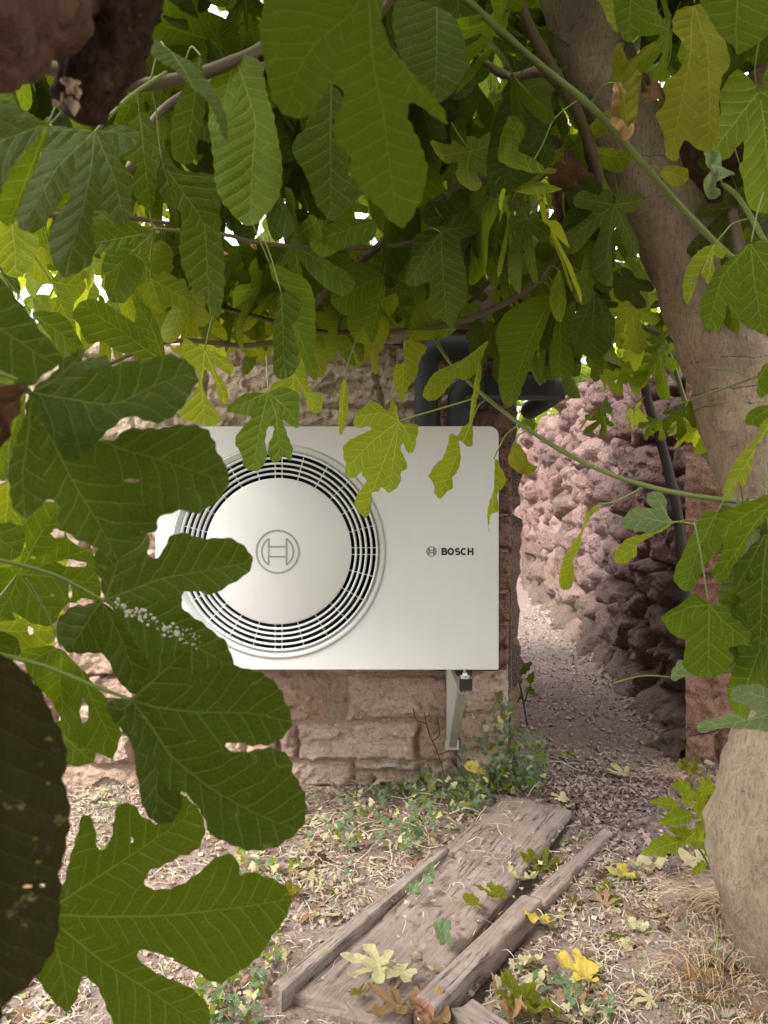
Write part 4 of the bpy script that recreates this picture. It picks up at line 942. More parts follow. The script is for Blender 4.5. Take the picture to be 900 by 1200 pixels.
# hanging in front of the unit
hero([(560,240),(550,190),(535,185),(525,210),(500,190),(470,185),(435,215),(422,240),(430,262),(470,258),(472,270),(430,290),(395,315),(392,350),(400,380),(395,400),(415,415),(445,395),(480,340),(493,330),(488,360),(445,400),(460,420),(435,460),(425,490),(440,515),(455,533),(475,510),(480,455),(500,455),(505,440),(530,457),(560,430),(565,395),(583,380),(565,330),(570,310),(585,340),(605,330),(612,290),(617,260),(600,250),(580,250)],
     *Gc, 1.6, 'leaf_light', veins=[[(510,215),(435,225)],[(480,300),(400,385)],[(510,370),(455,520)],[(545,340),(530,445)],[(590,290),(603,330)],[(545,200)]], tilt=(8, 10), step_px=2.8, stalk=[(505, 482, 1.62), (552, 468, 1.68)])
hero([(165,155),(100,160),(50,195),(45,215),(100,225),(115,235),(75,280),(70,310),(85,340),(95,380),(130,392),(155,370),(165,340),(158,300),(170,258),(185,265),(168,320),(170,350),(190,368),(215,345),(230,362),(240,330),(225,280),(210,240),(230,250),(255,262),(260,215),(262,170),(240,150),(200,140)],
     *Gc, 1.45, 'leaf', veins=[[(110,180),(55,205)],[(145,240),(120,380)],[(190,220),(200,350)],[(220,200),(250,250)]], tilt=(-5, 10), step_px=2.8)
hero([(180,130),(230,110),(270,60),(280,120),(300,150),(325,160),(330,190),(315,220),(290,205),(275,170),(265,140),(262,200),(250,250),(215,230),(190,200),(175,160)], *Gc, 1.6, 'leaf_light', base=(240,95), tilt=(0, 10), step_px=3)
hero([(395,115),(402,130),(405,180),(402,230),(385,283),(375,240),(380,180),(385,130)], *Gc, 1.7, 'leaf_light', tilt=(30, 0), step_px=2.5)
hero([(775,245),(750,260),(735,285),(712,280),(705,310),(690,350),(665,375),(648,405),(662,430),(665,460),(685,475),(700,455),(722,440),(720,410),(735,390),(745,350),(740,300),(770,320),(780,290)], *Gc, 1.7, 'leaf_light', tilt=(15, 0), step_px=2.5)
hero([(845,355),(875,410),(870,440),(855,460),(860,510),(840,520),(830,560),(838,587),(826,540),(830,490),(845,440)], *Gc, 1.7, 'leaf_light', tilt=(25, 0), step_px=2.5)
hero([(575,0),(640,20),(620,60),(610,110),(590,135),(570,180),(550,150),(540,100),(550,70),(575,60)], *Gc, 1.75, 'leaf_light', tilt=(10, 10), step_px=2.5)
hero([(825,0),(740,60),(670,90),(640,130),(632,165),(660,178),(690,160),(720,120),(730,110),(760,115),(790,90),(820,20)], *Gc, 1.7, 'leaf_light', tilt=(10, -25), step_px=2.5)
hero([(800,40),(805,100),(795,170),(780,250),(772,240),(780,160),(790,90)], *Gc, 1.69, 'leaf_light', tilt=(30, 0), step_px=2.5)
hero([(648,345),(640,380),(620,430),(605,470),(592,478),(583,455),(585,420),(580,390),(600,362)], *FU, 1.7, 'leaf', veins=[[(620,400),(598,465)]], tilt=(5, 10), step_px=3)
hero([(478,395),(492,355),(535,345),(540,372),(528,392),(500,398)], *FU, 1.8, 'leaf_light', base=(533,386), tilt=(0,-20), step_px=3)
# right-hand group
hero([(690,440),(640,400),(600,430),(560,460),(522,490),(540,520),(570,550),(610,560),(600,600),(595,640),(620,675),(670,690),(710,690),(750,660),(770,620),(755,590),(790,580),(830,575),(830,530),(800,500),(770,480),(750,440)], *Fc, 1.0, 'leaf', veins=[[(620,450),(540,490)],[(688,560),(685,675)],[(740,500),(820,560)]], tilt=(-12, -12), wave=.008)
hero([(720,125),(680,115),(650,150),(620,210),(590,270),(560,330),(560,365),(590,390),(630,395),(650,350),(680,300),(730,240),(740,190)], *Fc, 1.05, 'leaf', veins=[[(660,240),(610,380)],[(700,200)]], tilt=(15, 0))
hero([(960,50),(900,60),(830,80),(760,110),(720,130),(725,190),(745,240),(700,330),(740,365),(790,290),(850,190),(900,140),(960,120)], *Fc, .95, 'leaf', base=(950,60), veins=[[(850,110),(740,180)],[(860,150),(730,340)]], tilt=(-20, -20))
hero([(900,200),(850,230),(800,290),(775,350),(780,400),(810,440),(850,580),(875,605),(895,560),(900,500),(960,400),(950,250)], *Fc, 1.0, 'leaf_dark', base=(900,180), veins=[[(880,350),(872,590)],[(820,330)]], holes=[(832,355,10,20)], tilt=(-25, 5))
hero([(560,160),(545,120),(540,70),(510,45),(475,60),(480,90),(500,105),(430,95),(390,140),(385,165),(430,180),(470,185),(440,200),(500,190)], *Fc, 1.35, 'leaf_grey', veins=[[(530,100),(500,60)],[(480,140),(395,150)]], tilt=(-15, -35), step_px=3)
hero([(565,155),(500,190),(430,205),(380,235),(355,275),(370,300),(400,300),(440,270),(440,235),(500,200),(550,175)], *Fc, 1.34, 'leaf_light', tilt=(0, 20), step_px=3, stalk=[(800, 612, 1.35), (815, 616, 1.4)])
hero([(310,90),(285,100),(255,140),(235,200),(190,260),(165,320),(160,370),(175,393),(200,385),(215,340),(215,290),(240,250),(250,190),(280,130),(305,115)], *Fc, 1.5, 'leaf_light', tilt=(25, 0), step_px=3, stalk=[(720, 588, 1.55), (752, 572, 1.6)])
hero([(960,760),(900,740),(860,715),(800,725),(772,745),(775,780),(820,795),(860,830),(830,850),(780,822),(720,840),(670,855),(650,880),(670,893),(730,880),(800,880),(860,880),(900,880),(960,860)], *Fc, 1.1, 'leaf_grey', base=(970,810), veins=[[(880,770),(790,745)],[(850,850),(660,880)]], tilt=(0, -35))
hero([(555,700),(575,650),(600,640),(630,672),(650,690),(610,690),(575,712)], *Fc, 1.1, 'leaf_grey', tilt=(0, -20), step_px=3)
hero([(840,12),(780,60),(720,110),(680,180),(660,240),(670,300),(710,330),(740,300),(755,220),(770,160),(785,130),(760,190),(765,270),(800,300),(850,325),(900,335),(960,300),(980,100),(900,10)], *T3, 1.1, 'leaf', veins=[[(740,130),(690,300)],[(850,150),(880,320)],[(920,150),(960,280)]], tilt=(-5, 5))
hero([(715,15),(660,40),(615,90),(600,150),(598,210),(620,228),(640,180),(660,110),(680,80),(665,120),(690,160),(710,130),(710,60),(740,70),(750,40)], *T3, 1.3, 'leaf_light', tilt=(10, 5), step_px=3)
hero([(290,190),(240,230),(210,290),(205,350),(240,400),(290,425),(330,405),(355,350),(362,290),(340,250)], *T3, 1.8, 'leaf_dark', veins=[[(285,300),(290,415)],[(225,340)],[(350,310)]], tilt=(5, 5))
hero([(165,110),(140,160),(130,210),(135,260),(165,295),(185,250),(185,170)], *T3, 1.7, 'leaf_light', tilt=(15, 0), step_px=3)
hero([(170,260),(220,220),(215,300),(200,360),(215,420),(205,480),(160,490),(130,440),(140,360),(150,300)], *T3, 1.9, 'leaf', tilt=(20, 0))
hero([(290,0),(320,10),(330,90),(310,150),(285,160),(270,220),(240,232),(215,205),(235,140),(250,60)], *T3, 1.75, 'leaf', tilt=(20, 0))
hero([(700,460),(670,480),(640,530),(610,580),(615,640),(650,665),(670,620),(665,550),(700,500)], *T3, 2.0, 'leaf', tilt=(20, 0), step_px=3)
hero([(910,640),(880,640),(840,720),(790,770),(760,830),(740,900),(770,910),(800,850),(810,880),(840,800),(850,740),(900,680)], *T3, 1.2, 'leaf_light', tilt=(0, 20))
hero([(910,590),(850,590),(815,620),(820,650),(870,660),(920,650)], *T3, 1.25, 'leaf', tilt=(0, -20))
hero([(860,500),(880,450),(910,440),(910,530),(870,555)], *T3, 1.1, 'leaf', tilt=(0, 20), step_px=3)
hero([(590,30),(560,110),(600,180),(580,260),(525,300),(530,370),(500,410),(530,480),(540,550),(580,565),(600,500),(660,530),(715,510),(720,310),(750,250),(740,180),(720,100),(680,20)], *T2, 1.2, 'leaf_ygreen', base=(640,10), veins=[[(620,200),(560,540)],[(680,150),(690,500)]], tilt=(10, 10), wave=.008)
hero([(650,-20),(680,70),(720,130),(770,160),(790,190),(830,180),(900,130),(960,80),(960,-60),(800,-60)], *T2, .9, 'leaf', base=(800,-80), tilt=(0, 15))
hero([(350,-10),(360,80),(400,150),(440,130),(480,80),(510,60),(500,0),(500,-60),(340,-60)], *T2, 1.0, 'leaf', base=(420,-70), tilt=(0, 15))
hero([(290,-20),(320,20),(345,90),(375,110),(380,60),(360,0),(330,-50)], *T2, 1.1, 'leaf_light', tilt=(0, 15))
hero([(5,330),(60,340),(110,400),(145,500),(145,570),(100,610),(40,650),(-60,700),(-90,600),(-70,450),(-40,370)], *T2, 1.5, 'leaf_dark', veins=[[(0,450),(-30,680)],[(90,460),(130,560)]], tilt=(0, 10))
hero([(-10,410),(25,420),(40,470),(20,530),(60,550),(110,590),(90,610),(0,600),(-50,560),(-40,480)], *T2, 1.42, 'leaf_light', base=(60,590), tilt=(0, -10), wave=.015, fold=.8, step_px=3)
hero([(380,155),(350,200),(355,270),(380,300),(380,400),(420,440),(440,400),(450,300),(470,280),(440,220),(510,180),(490,160),(440,190),(410,215)], *T2, 1.35, 'leaf_ygreen', base=(410,460), wave=.012, step_px=3)
hero([(455,260),(500,270),(560,340),(555,370),(500,385),(455,350)], *T2, 1.35, 'leaf_dead', wave=.02, fold=1., step_px=3)
hero([(360,290),(395,330),(400,400),(425,460),(405,490),(370,450),(345,420),(350,350)], *T2, 1.36, 'leaf_brown', wave=.02, fold=1., step_px=3)
hero([(520,600),(560,585),(610,600),(615,640),(570,660),(530,630)], *T2, 1.4, 'leaf_ygreen', tilt=(0, 10), step_px=3)
hero([(120,600),(180,575),(250,600),(245,650),(180,680),(130,660)], *T2, 1.72, 'leaf_dead', wave=.02, fold=1.)
hero([(680,520),(720,540),(730,600),(770,630),(720,640),(735,680),(700,690),(670,650),(690,600),(660,580)], *T2, 1.3, 'leaf_grey', wave=.02, fold=1.)
hero([(800,575),(830,570),(850,610),(830,640),(805,625)], *T2, 1.6, 'leaf_light', step_px=3)
hero([(5,725),(30,722),(60,790),(85,800),(60,830),(10,815),(-20,780)], *T3, 1.68, 'leaf_ygreen', wave=.02, fold=.8, step_px=3)

# ------------------------------------------------------------------ the rest of the crown
def make_outline(kind, r):
    """outline of a fig leaf, base at origin, tip toward +y, length about 1"""
    if kind == 'five': lob = [(0, 1., .27), (46, .86, .26), (-46, .86, .26), (96, .58, .30), (-96, .58, .30)]; sin_ = .30
    elif kind == 'three': lob = [(0, 1., .36), (50, .78, .34), (-50, .78, .34)]; sin_ = .42
    elif kind == 'oval': lob = [(0, 1., .75)]; sin_ = .38
    else: lob = [(0, 1., .26), (35, .62, .2), (-35, .62, .2)]; sin_ = .2
    lob = [(math.radians(a + r.uniform(-6, 6)), l * r.uniform(.88, 1.1), w_ * r.uniform(.9, 1.1)) for a, l, w_ in lob]
    pts = []; n = 60 if kind in ('five',) else 44
    for k in range(n):
        th = -math.pi + 2*math.pi*(k+.5)/n
        R_ = sin_ * (.55 + .45*math.cos(th * .5)) if abs(th) < 2.7 else .06
        for a, l, w_ in lob:
            q = (th - a) / w_ / 1.15
            if abs(q) < 1: R_ = max(R_, sin_*.6 + (l - sin_*.6) * (1 - q*q) ** .42 * (1 + .03*math.sin(th*19)))
        pts.append((R_*math.sin(th), R_*math.cos(th)))
    return pts
lib = []
for i, (kd, fold, wave, curl, droop) in enumerate([('five', .4, .012, .2, .3), ('five', .6, .018, .6, .5), ('three', .4, .014, .3, .3), ('five', .7, .02, .9, .6), ('oval', .4, .012, .5, .3),
                                    ('three', .6, .02, .8, .6), ('slim', .5, .012, .5, .4), ('five', .3, .02, -.5, .9), ('three', .5, .02, -.4, .3), ('five', .3, .012, .1, .1)]):
    r = random.Random(i + 40); L_ = .15
    o2 = [(a*L_, b_*L_) for a, b_ in make_outline(kd, r)]
    me = leaf_mesh('leaf', o2, (0, 0), None, step=.0115, fold=fold, wave=wave*.5, curl=curl, droop=droop, seed=i, crenel=.0008)
    add_stalk(me, [Vector((0, 0, 0)), Vector((0, -.025, .002)), Vector((r.uniform(-.02, .02), -.06, .012))], .0014)
    lib.append(me)
variants = {}
def lib_mesh(i, mat):
    k = (i, mat)
    if k not in variants:
        me = lib[i].copy(); me.name = 'leaf'; me.materials.clear(); me.materials.append(M[mat]); me.materials.append(M['petiole']); variants[k] = me
    return variants[k]
def leaf_matrix(p, axis, nrm, s):
    y = axis.normalized(); z = (nrm - y * nrm.dot(y)).normalized(); x = y.cross(z)
    R_ = Matrix(((x.x, y.x, z.x), (x.y, y.y, z.y), (x.z, y.z, z.z))).to_4x4()
    return Matrix.Translation(p) @ R_ @ Matrix.Scale(s, 4)
R0 = random.Random(99)
cands = []
def fill(n, xr, yr, dr, mats, size=(.8, 1.4), down=.8, keepf=None, upface=.6):
    k = 0
    while k < n:
        x, y, d = R0.uniform(*xr), R0.uniform(*yr), R0.uniform(*dr)
        if keepf and not keepf(x, y, d): k += .2; continue
        p = P(x, y, d)
        a = R0.uniform(0, 2*math.pi); ax = Vector((math.cos(a)*(1-down+.25), math.sin(a)*(1-down+.25), -down + R0.uniform(-.2, .3)))
        a = R0.uniform(0, 2*math.pi); nr = Vector((math.cos(a), math.sin(a), upface + R0.uniform(-.3, .5)))
        s = R0.uniform(*size); mt = R0.choice(mats); cands.append((s / d * (1 if (0 < x < 900 and 0 < y < 1200) else .2), R0.randrange(len(lib)), mt, leaf_matrix(p, ax, nr, s))); k += 1
def not_trunk(x, y, d):
    if d < 2.2:
        cxx = 672 + (y + 20) * .475
        if abs(x - cxx) < 75: return False
    return True
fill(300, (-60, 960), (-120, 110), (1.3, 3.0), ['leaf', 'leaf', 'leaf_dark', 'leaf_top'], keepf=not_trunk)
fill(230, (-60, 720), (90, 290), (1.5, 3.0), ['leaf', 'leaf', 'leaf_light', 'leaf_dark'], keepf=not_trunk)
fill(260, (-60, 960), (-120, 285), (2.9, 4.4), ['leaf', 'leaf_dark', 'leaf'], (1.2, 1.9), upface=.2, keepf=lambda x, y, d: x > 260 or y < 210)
fill(46, (-60, 240), (280, 400), (1.6, 2.6), ['leaf_light', 'leaf_light', 'leaf'], (.7, 1.1))
fill(75, (215, 480), (290, 385), (1.7, 2.7), ['leaf', 'leaf_light', 'leaf'], (.7, 1.2))
fill(40, (480, 720), (270, 330), (1.9, 2.6), ['leaf', 'leaf_light', 'leaf_dark'], (.7, 1.1), keepf=not_trunk)
fill(26, (560, 740), (320, 400), (2.0, 2.7), ['leaf', 'leaf_light', 'leaf_dark'], (.6, 1.0))
fill(44, (690, 840), (370, 510), (2.2, 2.9), ['leaf_light', 'leaf', 'leaf_light'], (.35, .75), .6)
fill(40, (600, 800), (290, 420), (2.2, 3.0), ['leaf', 'leaf_light', 'leaf_dark'], (.7, 1.1), keepf=not_trunk)
fill(60, (830, 980), (130, 330), (1.8, 2.8), ['leaf', 'leaf_dark'], (.8, 1.2))
fill(20, (860, 980), (560, 740), (1.1, 1.6), ['leaf', 'leaf_dark'], (.8, 1.1))
fill(16, (-120, 40), (540, 760), (1.1, 1.8), ['leaf', 'leaf_light'], (.8, 1.2))
fill(12, (-160, -20), (780, 1000), (.8, 1.3), ['leaf', 'leaf_dark'], (.9, 1.2))
cands.sort(key=lambda c: -c[0])
room = 298 - leaf_count[0]
inv_root = Matrix.Translation(-Vector(tree.location))
for s_, i, mt, mx in cands[:room]:
    o = bpy.data.objects.new('leaf', lib_mesh(i, mt)); col.objects.link(o); o.parent = tree; o.matrix_local = inv_root @ mx
rest = cands[room:]
# unseen crown overhead and behind the view, placed and trimmed to shade near leaves
over = []
def shade_crown_box(n, xr, yr, zr, sz=(1.1, 1.6)):
    for k in range(n):
        p = Vector((R0.uniform(*xr), R0.uniform(*yr), R0.uniform(*zr)))
        if p.x < -.75 and p.y > .25 and p.z > 1.9 and yr[0] < 0: continue  # gap trimmed so the sun still reaches unit and ground
        a = R0.uniform(0, 2*math.pi); ax = Vector((math.cos(a), math.sin(a), -.5)); nr = Vector((R0.uniform(-.7, .7), R0.uniform(-.7, .7), .8))
        over.append((0, R0.randrange(len(lib)), R0.choice(['leaf', 'leaf', 'leaf_dark']), leaf_matrix(p, ax, nr, R0.uniform(*sz))))
shade_crown_box(1000, (-2.4, 2.8), (-1.3, 1.0), (1.95, 2.8))
shade_crown_box(600, (-1.3, 2.8), (1.0, 2.3), (2.3, 3.0))
shade_crown_box(330, (-2.4, 2.6), (-1.3, -.7), (.3, 2.0))
shade_crown_box(150, (-1.7, -.8), (-.6, .6), (.3, 1.9))
shade_crown_box(90, (-1.0, -.38), (.0, .40), (.5, 1.5), (.7, 1.0))  # added out of view to shade the nearest leaf at left
def join_leaves(items, name, parent, matlist):
    V, Q, UV1, UV2, MI = [], [], [], [], []; off = 0; sizes = []
    cache = {}
    for _, i, mt, mx in items:
        if i not in cache:
            me = lib[i]; co = np.empty(len(me.vertices)*3, np.float32); me.vertices.foreach_get('co', co); co = co.reshape(-1, 3)
            li = np.empty(len(me.loops), np.int32); me.loops.foreach_get('vertex_index', li)
            lt_ = np.empty(len(me.polygons), np.int32); me.polygons.foreach_get('loop_total', lt_)
            mi = np.empty(len(me.polygons), np.int32); me.polygons.foreach_get('material_index', mi)
            a_ = np.empty(len(me.loops)*2, np.float32); me.uv_layers['vein'].data.foreach_get('uv', a_)
            b_ = np.empty(len(me.loops)*2, np.float32); me.uv_layers['size'].data.foreach_get('uv', b_)
            cache[i] = (co, li, lt_, mi, a_, b_)
        co, li, lt_, mi, a_, b_ = cache[i]; Mn = np.array(mx)
        V.append(co @ Mn[:3, :3].T + Mn[:3, 3]); Q.append(li + off); off += len(co); sizes.append(lt_)
        MI.append(np.where(mi == 1, len(matlist), matlist.index(mt))); UV1.append(a_); UV2.append(b_)
    V = np.concatenate(V).astype(np.float32); Q = np.concatenate(Q).astype(np.int32); S_ = np.concatenate(sizes)
    me = bpy.data.meshes.new(name); me.vertices.add(len(V)); me.vertices.foreach_set('co', V.ravel()); me.loops.add(len(Q)); me.loops.foreach_set('vertex_index', Q)
    me.polygons.add(len(S_)); me.polygons.foreach_set('loop_start', np.r_[0, np.cumsum(S_)[:-1]].astype(np.int32)); me.polygons.foreach_set('loop_total', S_)
    me.polygons.foreach_set('material_index', np.concatenate(MI).astype(np.int32)); me.update(calc_edges=True)
    for nm, dt in (('vein', UV1), ('size', UV2)):
        l_ = me.uv_layers.new(name=nm); l_.data.foreach_set('uv', np.concatenate(dt))
    me.polygons.foreach_set('use_smooth', np.ones(len(S_), bool))
    for m in matlist: me.materials.append(M[m])
    me.materials.append(M['petiole']); o = link(name, me, parent); o['kind'] = 'stuff'; return o
ml = ['leaf', 'leaf_light', 'leaf_dark', 'leaf_top']
join_leaves(rest + over, 'foliage', tree, ml)  # seen leaves joined with the added shading ones

# ------------------------------------------------------------------ scale insects on the near leaf
b = MB(); rs = random.Random(5)
for k in range(95):
    t_ = rs.random(); x = 135 + t_ * 100; y = 708 + t_ * 45 + rs.gauss(0, 4 + 3*t_); big = t_ < .75
    c = P(x + rs.gauss(0, 1.5), y, .787 + rs.uniform(-.002, .001)); r_ = rs.uniform(.0006, .0022 if big else .0009)
    n0 = 6; vs = [c + Vector((r_*1.2*math.cos(a*math.pi/3), -.0003, r_*math.sin(a*math.pi/3))) for a in range(6)] + [c + Vector((0, -r_*.8, 0))]
    b.add(vs, [(i, (i+1) % 6, 6) for i in range(6)])
so = b.build('scale_insects', plain('waxy_white_scale', (.50, .48, .38), .7), None, True); tag(so, 'crust of whitish scale insects along a vein of the near dark leaf', 'insects', kind='stuff')

# ------------------------------------------------------------------ planks
def plank(name, label, p0, p1, width, height, mat, z0_=0., bend=0., seed=0, group=None, taper=1.0, nlen=60, endmat=None):
    """board with its top face line p0->p1 along the centre"""
    p0, p1 = Vector(p0), Vector(p1); d = (p1 - p0); L_ = d.length; d.normalize(); s = d.cross(Vector((0, 0, 1))).normalized()
    nw = 14; nh = 4; ring = []
    for k in range(nw+1): ring.append((k/nw - .5, 1.0))
    for k in range(1, nh+1): ring.append((.5, 1 - k/nh))
    for k in range(1, nw+1): ring.append((.5 - k/nw, 0.))
    for k in range(1, nh): ring.append((-.5, k/nh))
    V = []; m = len(ring)
    for i in range(nlen+1):
        t_ = i/nlen
        for a, h_ in ring:
            edge = (abs(a) > .45)
            wj = width * (1 + (taper-1)*t_)
            q = Vector((a*wj, t_*L_, h_*height)); nn = mnoise.fractal(Vector((q.x*30, q.y*5, seed + h_*3)), 1, 2, 4)
            n2_ = mnoise.fractal(Vector((q.x*8, q.y*8, seed+4)), 1, 2, 3)
            x = a*wj + (.006*n2_ if edge else 0) + bend*math.sin(t_*math.pi); z = h_*height + (h_ > .9)*(.0035*nn + .003*n2_) - (.004 if edge and h_ > .9 else 0)
            y = t_*L_ + (.012*n2_ - .02*abs(a) if i in (0, nlen) else 0)
            V.append(Vector((x, y, z)))
    Fq = [(i*m+k, (i+1)*m+k, (i+1)*m+(k+1) % m, i*m+(k+1) % m) for i in range(nlen) for k in range(m)]
    Fq += [tuple(range(m)), tuple(range(nlen*m, nlen*m+m))[::-1]]
    me = mesh(name, [tuple(v) for v in V], Fq); bm = bmesh.new(); bm.from_mesh(me); bmesh.ops.recalc_face_normals(bm, faces=bm.faces); bm.to_mesh(me); bm.free()
    me.materials.append(mat)
    if endmat: me.materials.append(endmat); 
    for pl in me.polygons:
        if len(pl.vertices) > 4:
            pl.use_smooth = False
            if endmat: pl.material_index = 1
    o = bpy.data.objects.new(name, me); col.objects.link(o)
    o.matrix_world = Matrix(((s.x, d.x, 0, p0.x), (s.y, d.y, 0, p0.y), (0, d.z, 1, p0.z - height), (0, 0, 0, 1)))
    return tag(o, label, 'plank', group)
gp_ = 'weathered planks lying on the ground'
plank('plank', 'wide weathered grey plank lying flat in the middle of the ground', G(403, 1182, .008), G(628, 935, .032), .265, .03, M['wood'], seed=1, group=gp_)
plank('edging_board', 'narrow mossy board along the left edge of the wide plank', G(328, 1155, .035), G(520, 992, .04), .034, .06, M['wood'], seed=2, nlen=50)
plank('edging_board', 'narrow rough beam with reddish sawn end right of the wide plank', G(500, 1172, .045), G(625, 1052, .035), .056, .06, M['wood'], seed=3, nlen=40, endmat=M['wood_end'])
plank('edging_board', 'half buried beam running on toward the alley past the wide plank', G(632, 1052, .022), G(712, 975, .010), .055, .05, M['wood'], seed=4, nlen=40, taper=.6)
plank('edging_board', 'broken board stub at the bottom edge below the rough beam', G(545, 1178, .03), G(610, 1220, .03), .06, .05, M['wood'], seed=5, nlen=20)
# stone on the plank
def rock(name, label, c, s, mat, seed=0):
    bm = bmesh.new(); bmesh.ops.create_icosphere(bm, subdivisions=2, radius=1)
    for v in bm.verts:
        q = v.co.copy(); k = 1 + .35*mnoise.noise(q*1.3 + Vector((seed, 0, 0))) + .12*mnoise.noise(q*4 + Vector((seed, 3, 0))); v.co = Vector((q.x*s[0]*k, q.y*s[1]*k, q.z*s[2]*k))
    me = bpy.data.meshes.new(name); bm.to_mesh(me); bm.free(); o = link(name, me, None, [mat], c); return tag(o, label, 'stone')
rock('rock', 'small grey stone resting on the near end of the wide plank', G(488, 1118, .05) + Vector((0, 0, -.004)), (.016, .013, .014), M['mortar'], 3)

# ------------------------------------------------------------------ fallen leaves, each its own thing
def fallen(px_, py_, mat, s, label, lib_i=0, z=.0, rot=0., tx=0., ty=0., crumple=.7, name='fallen_leaf', group='fallen fig leaves on the ground'):
    crumple = min(crumple, 1.2); g = G(px_, py_, .01 + z); r = random.Random(int(px_*7 + py_)); L_ = .11*s
    o2 = [(a*L_, (b_-.4)*L_) for a, b_ in make_outline(['five', 'three', 'oval', 'slim'][lib_i], r)]
    me = leaf_mesh(name, o2, (0, -.4*L_), None, step=.006, fold=.6*crumple, wave=.012*min(crumple, 1.3), curl=1.0*crumple*r.choice([1, .4]), droop=-.3*crumple, wf=2.8, seed=int(px_), crenel=.001)
    add_stalk(me, [Vector((0, -.4*L_, 0)), Vector((.005, -.55*L_, .003)), Vector((.01, -.8*L_, .001))], .0012)
    lo = min(v.co.z for v in me.vertices)
    for v in me.vertices: v.co.z -= lo
    me.materials.append(M[mat]); me.materials.append(M['petiole'])
    o = bpy.data.objects.new(name, me); col.objects.link(o); zz_ = max(gzz(g.x, g.y), 0) + z + .004
    o.location = (g.x, g.y, zz_); o.rotation_euler = (tx*.35, ty*.35, rot)
    return tag(o, label, 'leaf', group)
fallen(632, 1080, 'leaf_yellow', .62, 'bright yellow fallen leaf with orange edge lying alone on bare soil', 2, .012, 2.0, .5, .2, .8)
fallen(672, 1143, 'leaf_yellow', .75, 'crumpled yellow leaf at the bottom beside dry brown grass', 1, .01, 1.4, .35, -.2, 1.2)
fallen(555, 903, 'leaf_yellow', .62, 'yellow leaf resting on the ivy beneath the steel bracket', 2, .09, .8, .6, .1, .8)
fallen(560, 922, 'leaf_yellow', .5, 'small yellow leaf tucked in ivy just under another yellow leaf', 2, .05, 1.2, .5, 0, .8)
fallen(603, 1165, 'leaf_ygreen', .7, 'yellow-green limp leaf at the bottom beside the beam end', 1, .02, .3, .5, .3, 1.4)
fallen(628, 1185, 'leaf_ygreen', .7, 'pale yellow-green leaf hanging folded at the bottom edge', 1, .02, 2.6, .7, 0, 1.4)
fallen(425, 1130, 'leaf_pale', .95, 'dried grey-green leaf spread on the near end of the wide plank', 0, .035, 1.3, 0, 0, .7)
fallen(462, 1143, 'leaf_pale', .75, 'crumbled pale lichen-coloured leaf at the plank end beside the beam', 1, .03, 2.3, 0, 0, .7)
fallen(728, 1028, 'leaf_yellow', .7, 'curled yellow-brown leaf in the middle of the dry straw', 1, .01, 2.3, .4, .3, 1.6)
fallen(760, 1022, 'leaf_pale', .8, 'cream coloured folded leaf right of the curled yellow one', 1, .01, 3.6, .4, -.3, 1.4)
fallen(722, 905, 'leaf_pale', .85, 'flat pale yellow leaf on the dark soil of the path', 0, 0, 1.2, .1, 0, .6)
fallen(806, 900, 'leaf_ygreen', .7, 'yellow-green curled leaf at the foot of the right wall', 0, .02, .5, .6, 0, 1.2)
fallen(628, 1012, 'leaf_ygreen', .8, 'olive crumpled leaf lodged between plank and half buried beam', 0, -.01, .5, .4, 0, 1.8)
fallen(612, 1030, 'leaf_pale', .7, 'pale crumpled leaf in the gap right of the wide plank', 1, -.01, 2.5, .4, 0, 1.8)
fallen(575, 1048, 'leaf_ygreen', .6, 'dull yellow leaf lying on the right edge of the wide plank', 1, .03, 1.5, .2, 0, 1.6)
fallen(552, 1056, 'leaf_ygreen', .45, 'small round yellowing leaf on the wide plank near its right edge', 2, .035, .4, .1, .2, .8)
fallen(518, 1095, 'leaf_grey', .5, 'whitish green rolled leaf standing beside the small grey stone', 2, .035, .1, .9, .2, 2.2)
fallen(825, 1150, 'leaf_brown', .6, 'orange-tan leaf on the brown grass at lower right', 2, .03, 1.8, .2, 0, .8)
fallen(500, 1188, 'leaf_brown', .7, 'crisp brown leaf at the bottom edge left of the beam end', 1, .01, .9, .3, 0, 1.8)
fallen(455, 1185, 'leaf_brown', .75, 'pale brown curled leaf below the end of the wide plank', 0, .01, 2.2, .3, 0, 1.8)
fallen(600, 1190, 'leaf_brown', .55, 'rusty orange leaf fragment at the bottom centre edge', 2, .01, 2.9, .2, 0, 1.4)
fallen(812, 1010, 'leaf_pale', .8, 'whitish dry leaf under the green weed by the trunk', 1, .0, .9, .3, 0, 1.8)
fallen(655, 935, 'leaf_pale', .5, 'small grey leaf stuck on the far end of the wide plank', 1, .04, .9, .1, 0, .8)
fallen(620, 1130, 'leaf_pale', .5, 'pale leaf scrap on straw below the lone yellow leaf', 2, .0, 2.9, .1, 0, 1.6)
fallen(745, 1090, 'leaf_pale', .45, 'tan leaf scrap amid straw right of the lone yellow leaf', 1, .0, 1.9, .1, 0, 1.6)
fallen(582, 925, 'leaf_ygreen', .5, 'yellowing leaf at the head of the wide plank', 1, .03, 1.9, .3, 0, 1.2)
fallen(665, 885, 'leaf_ygreen', .55, 'yellow-green leaf on dark soil near the ivy at the corner', 0, .0, 2.9, .3, 0, 1.2)
fallen(340, 1050, 'leaf_ygreen', .5, 'yellow leaf left of the narrow mossy board', 1, .0, 2.9, .3, 0, 1.2)

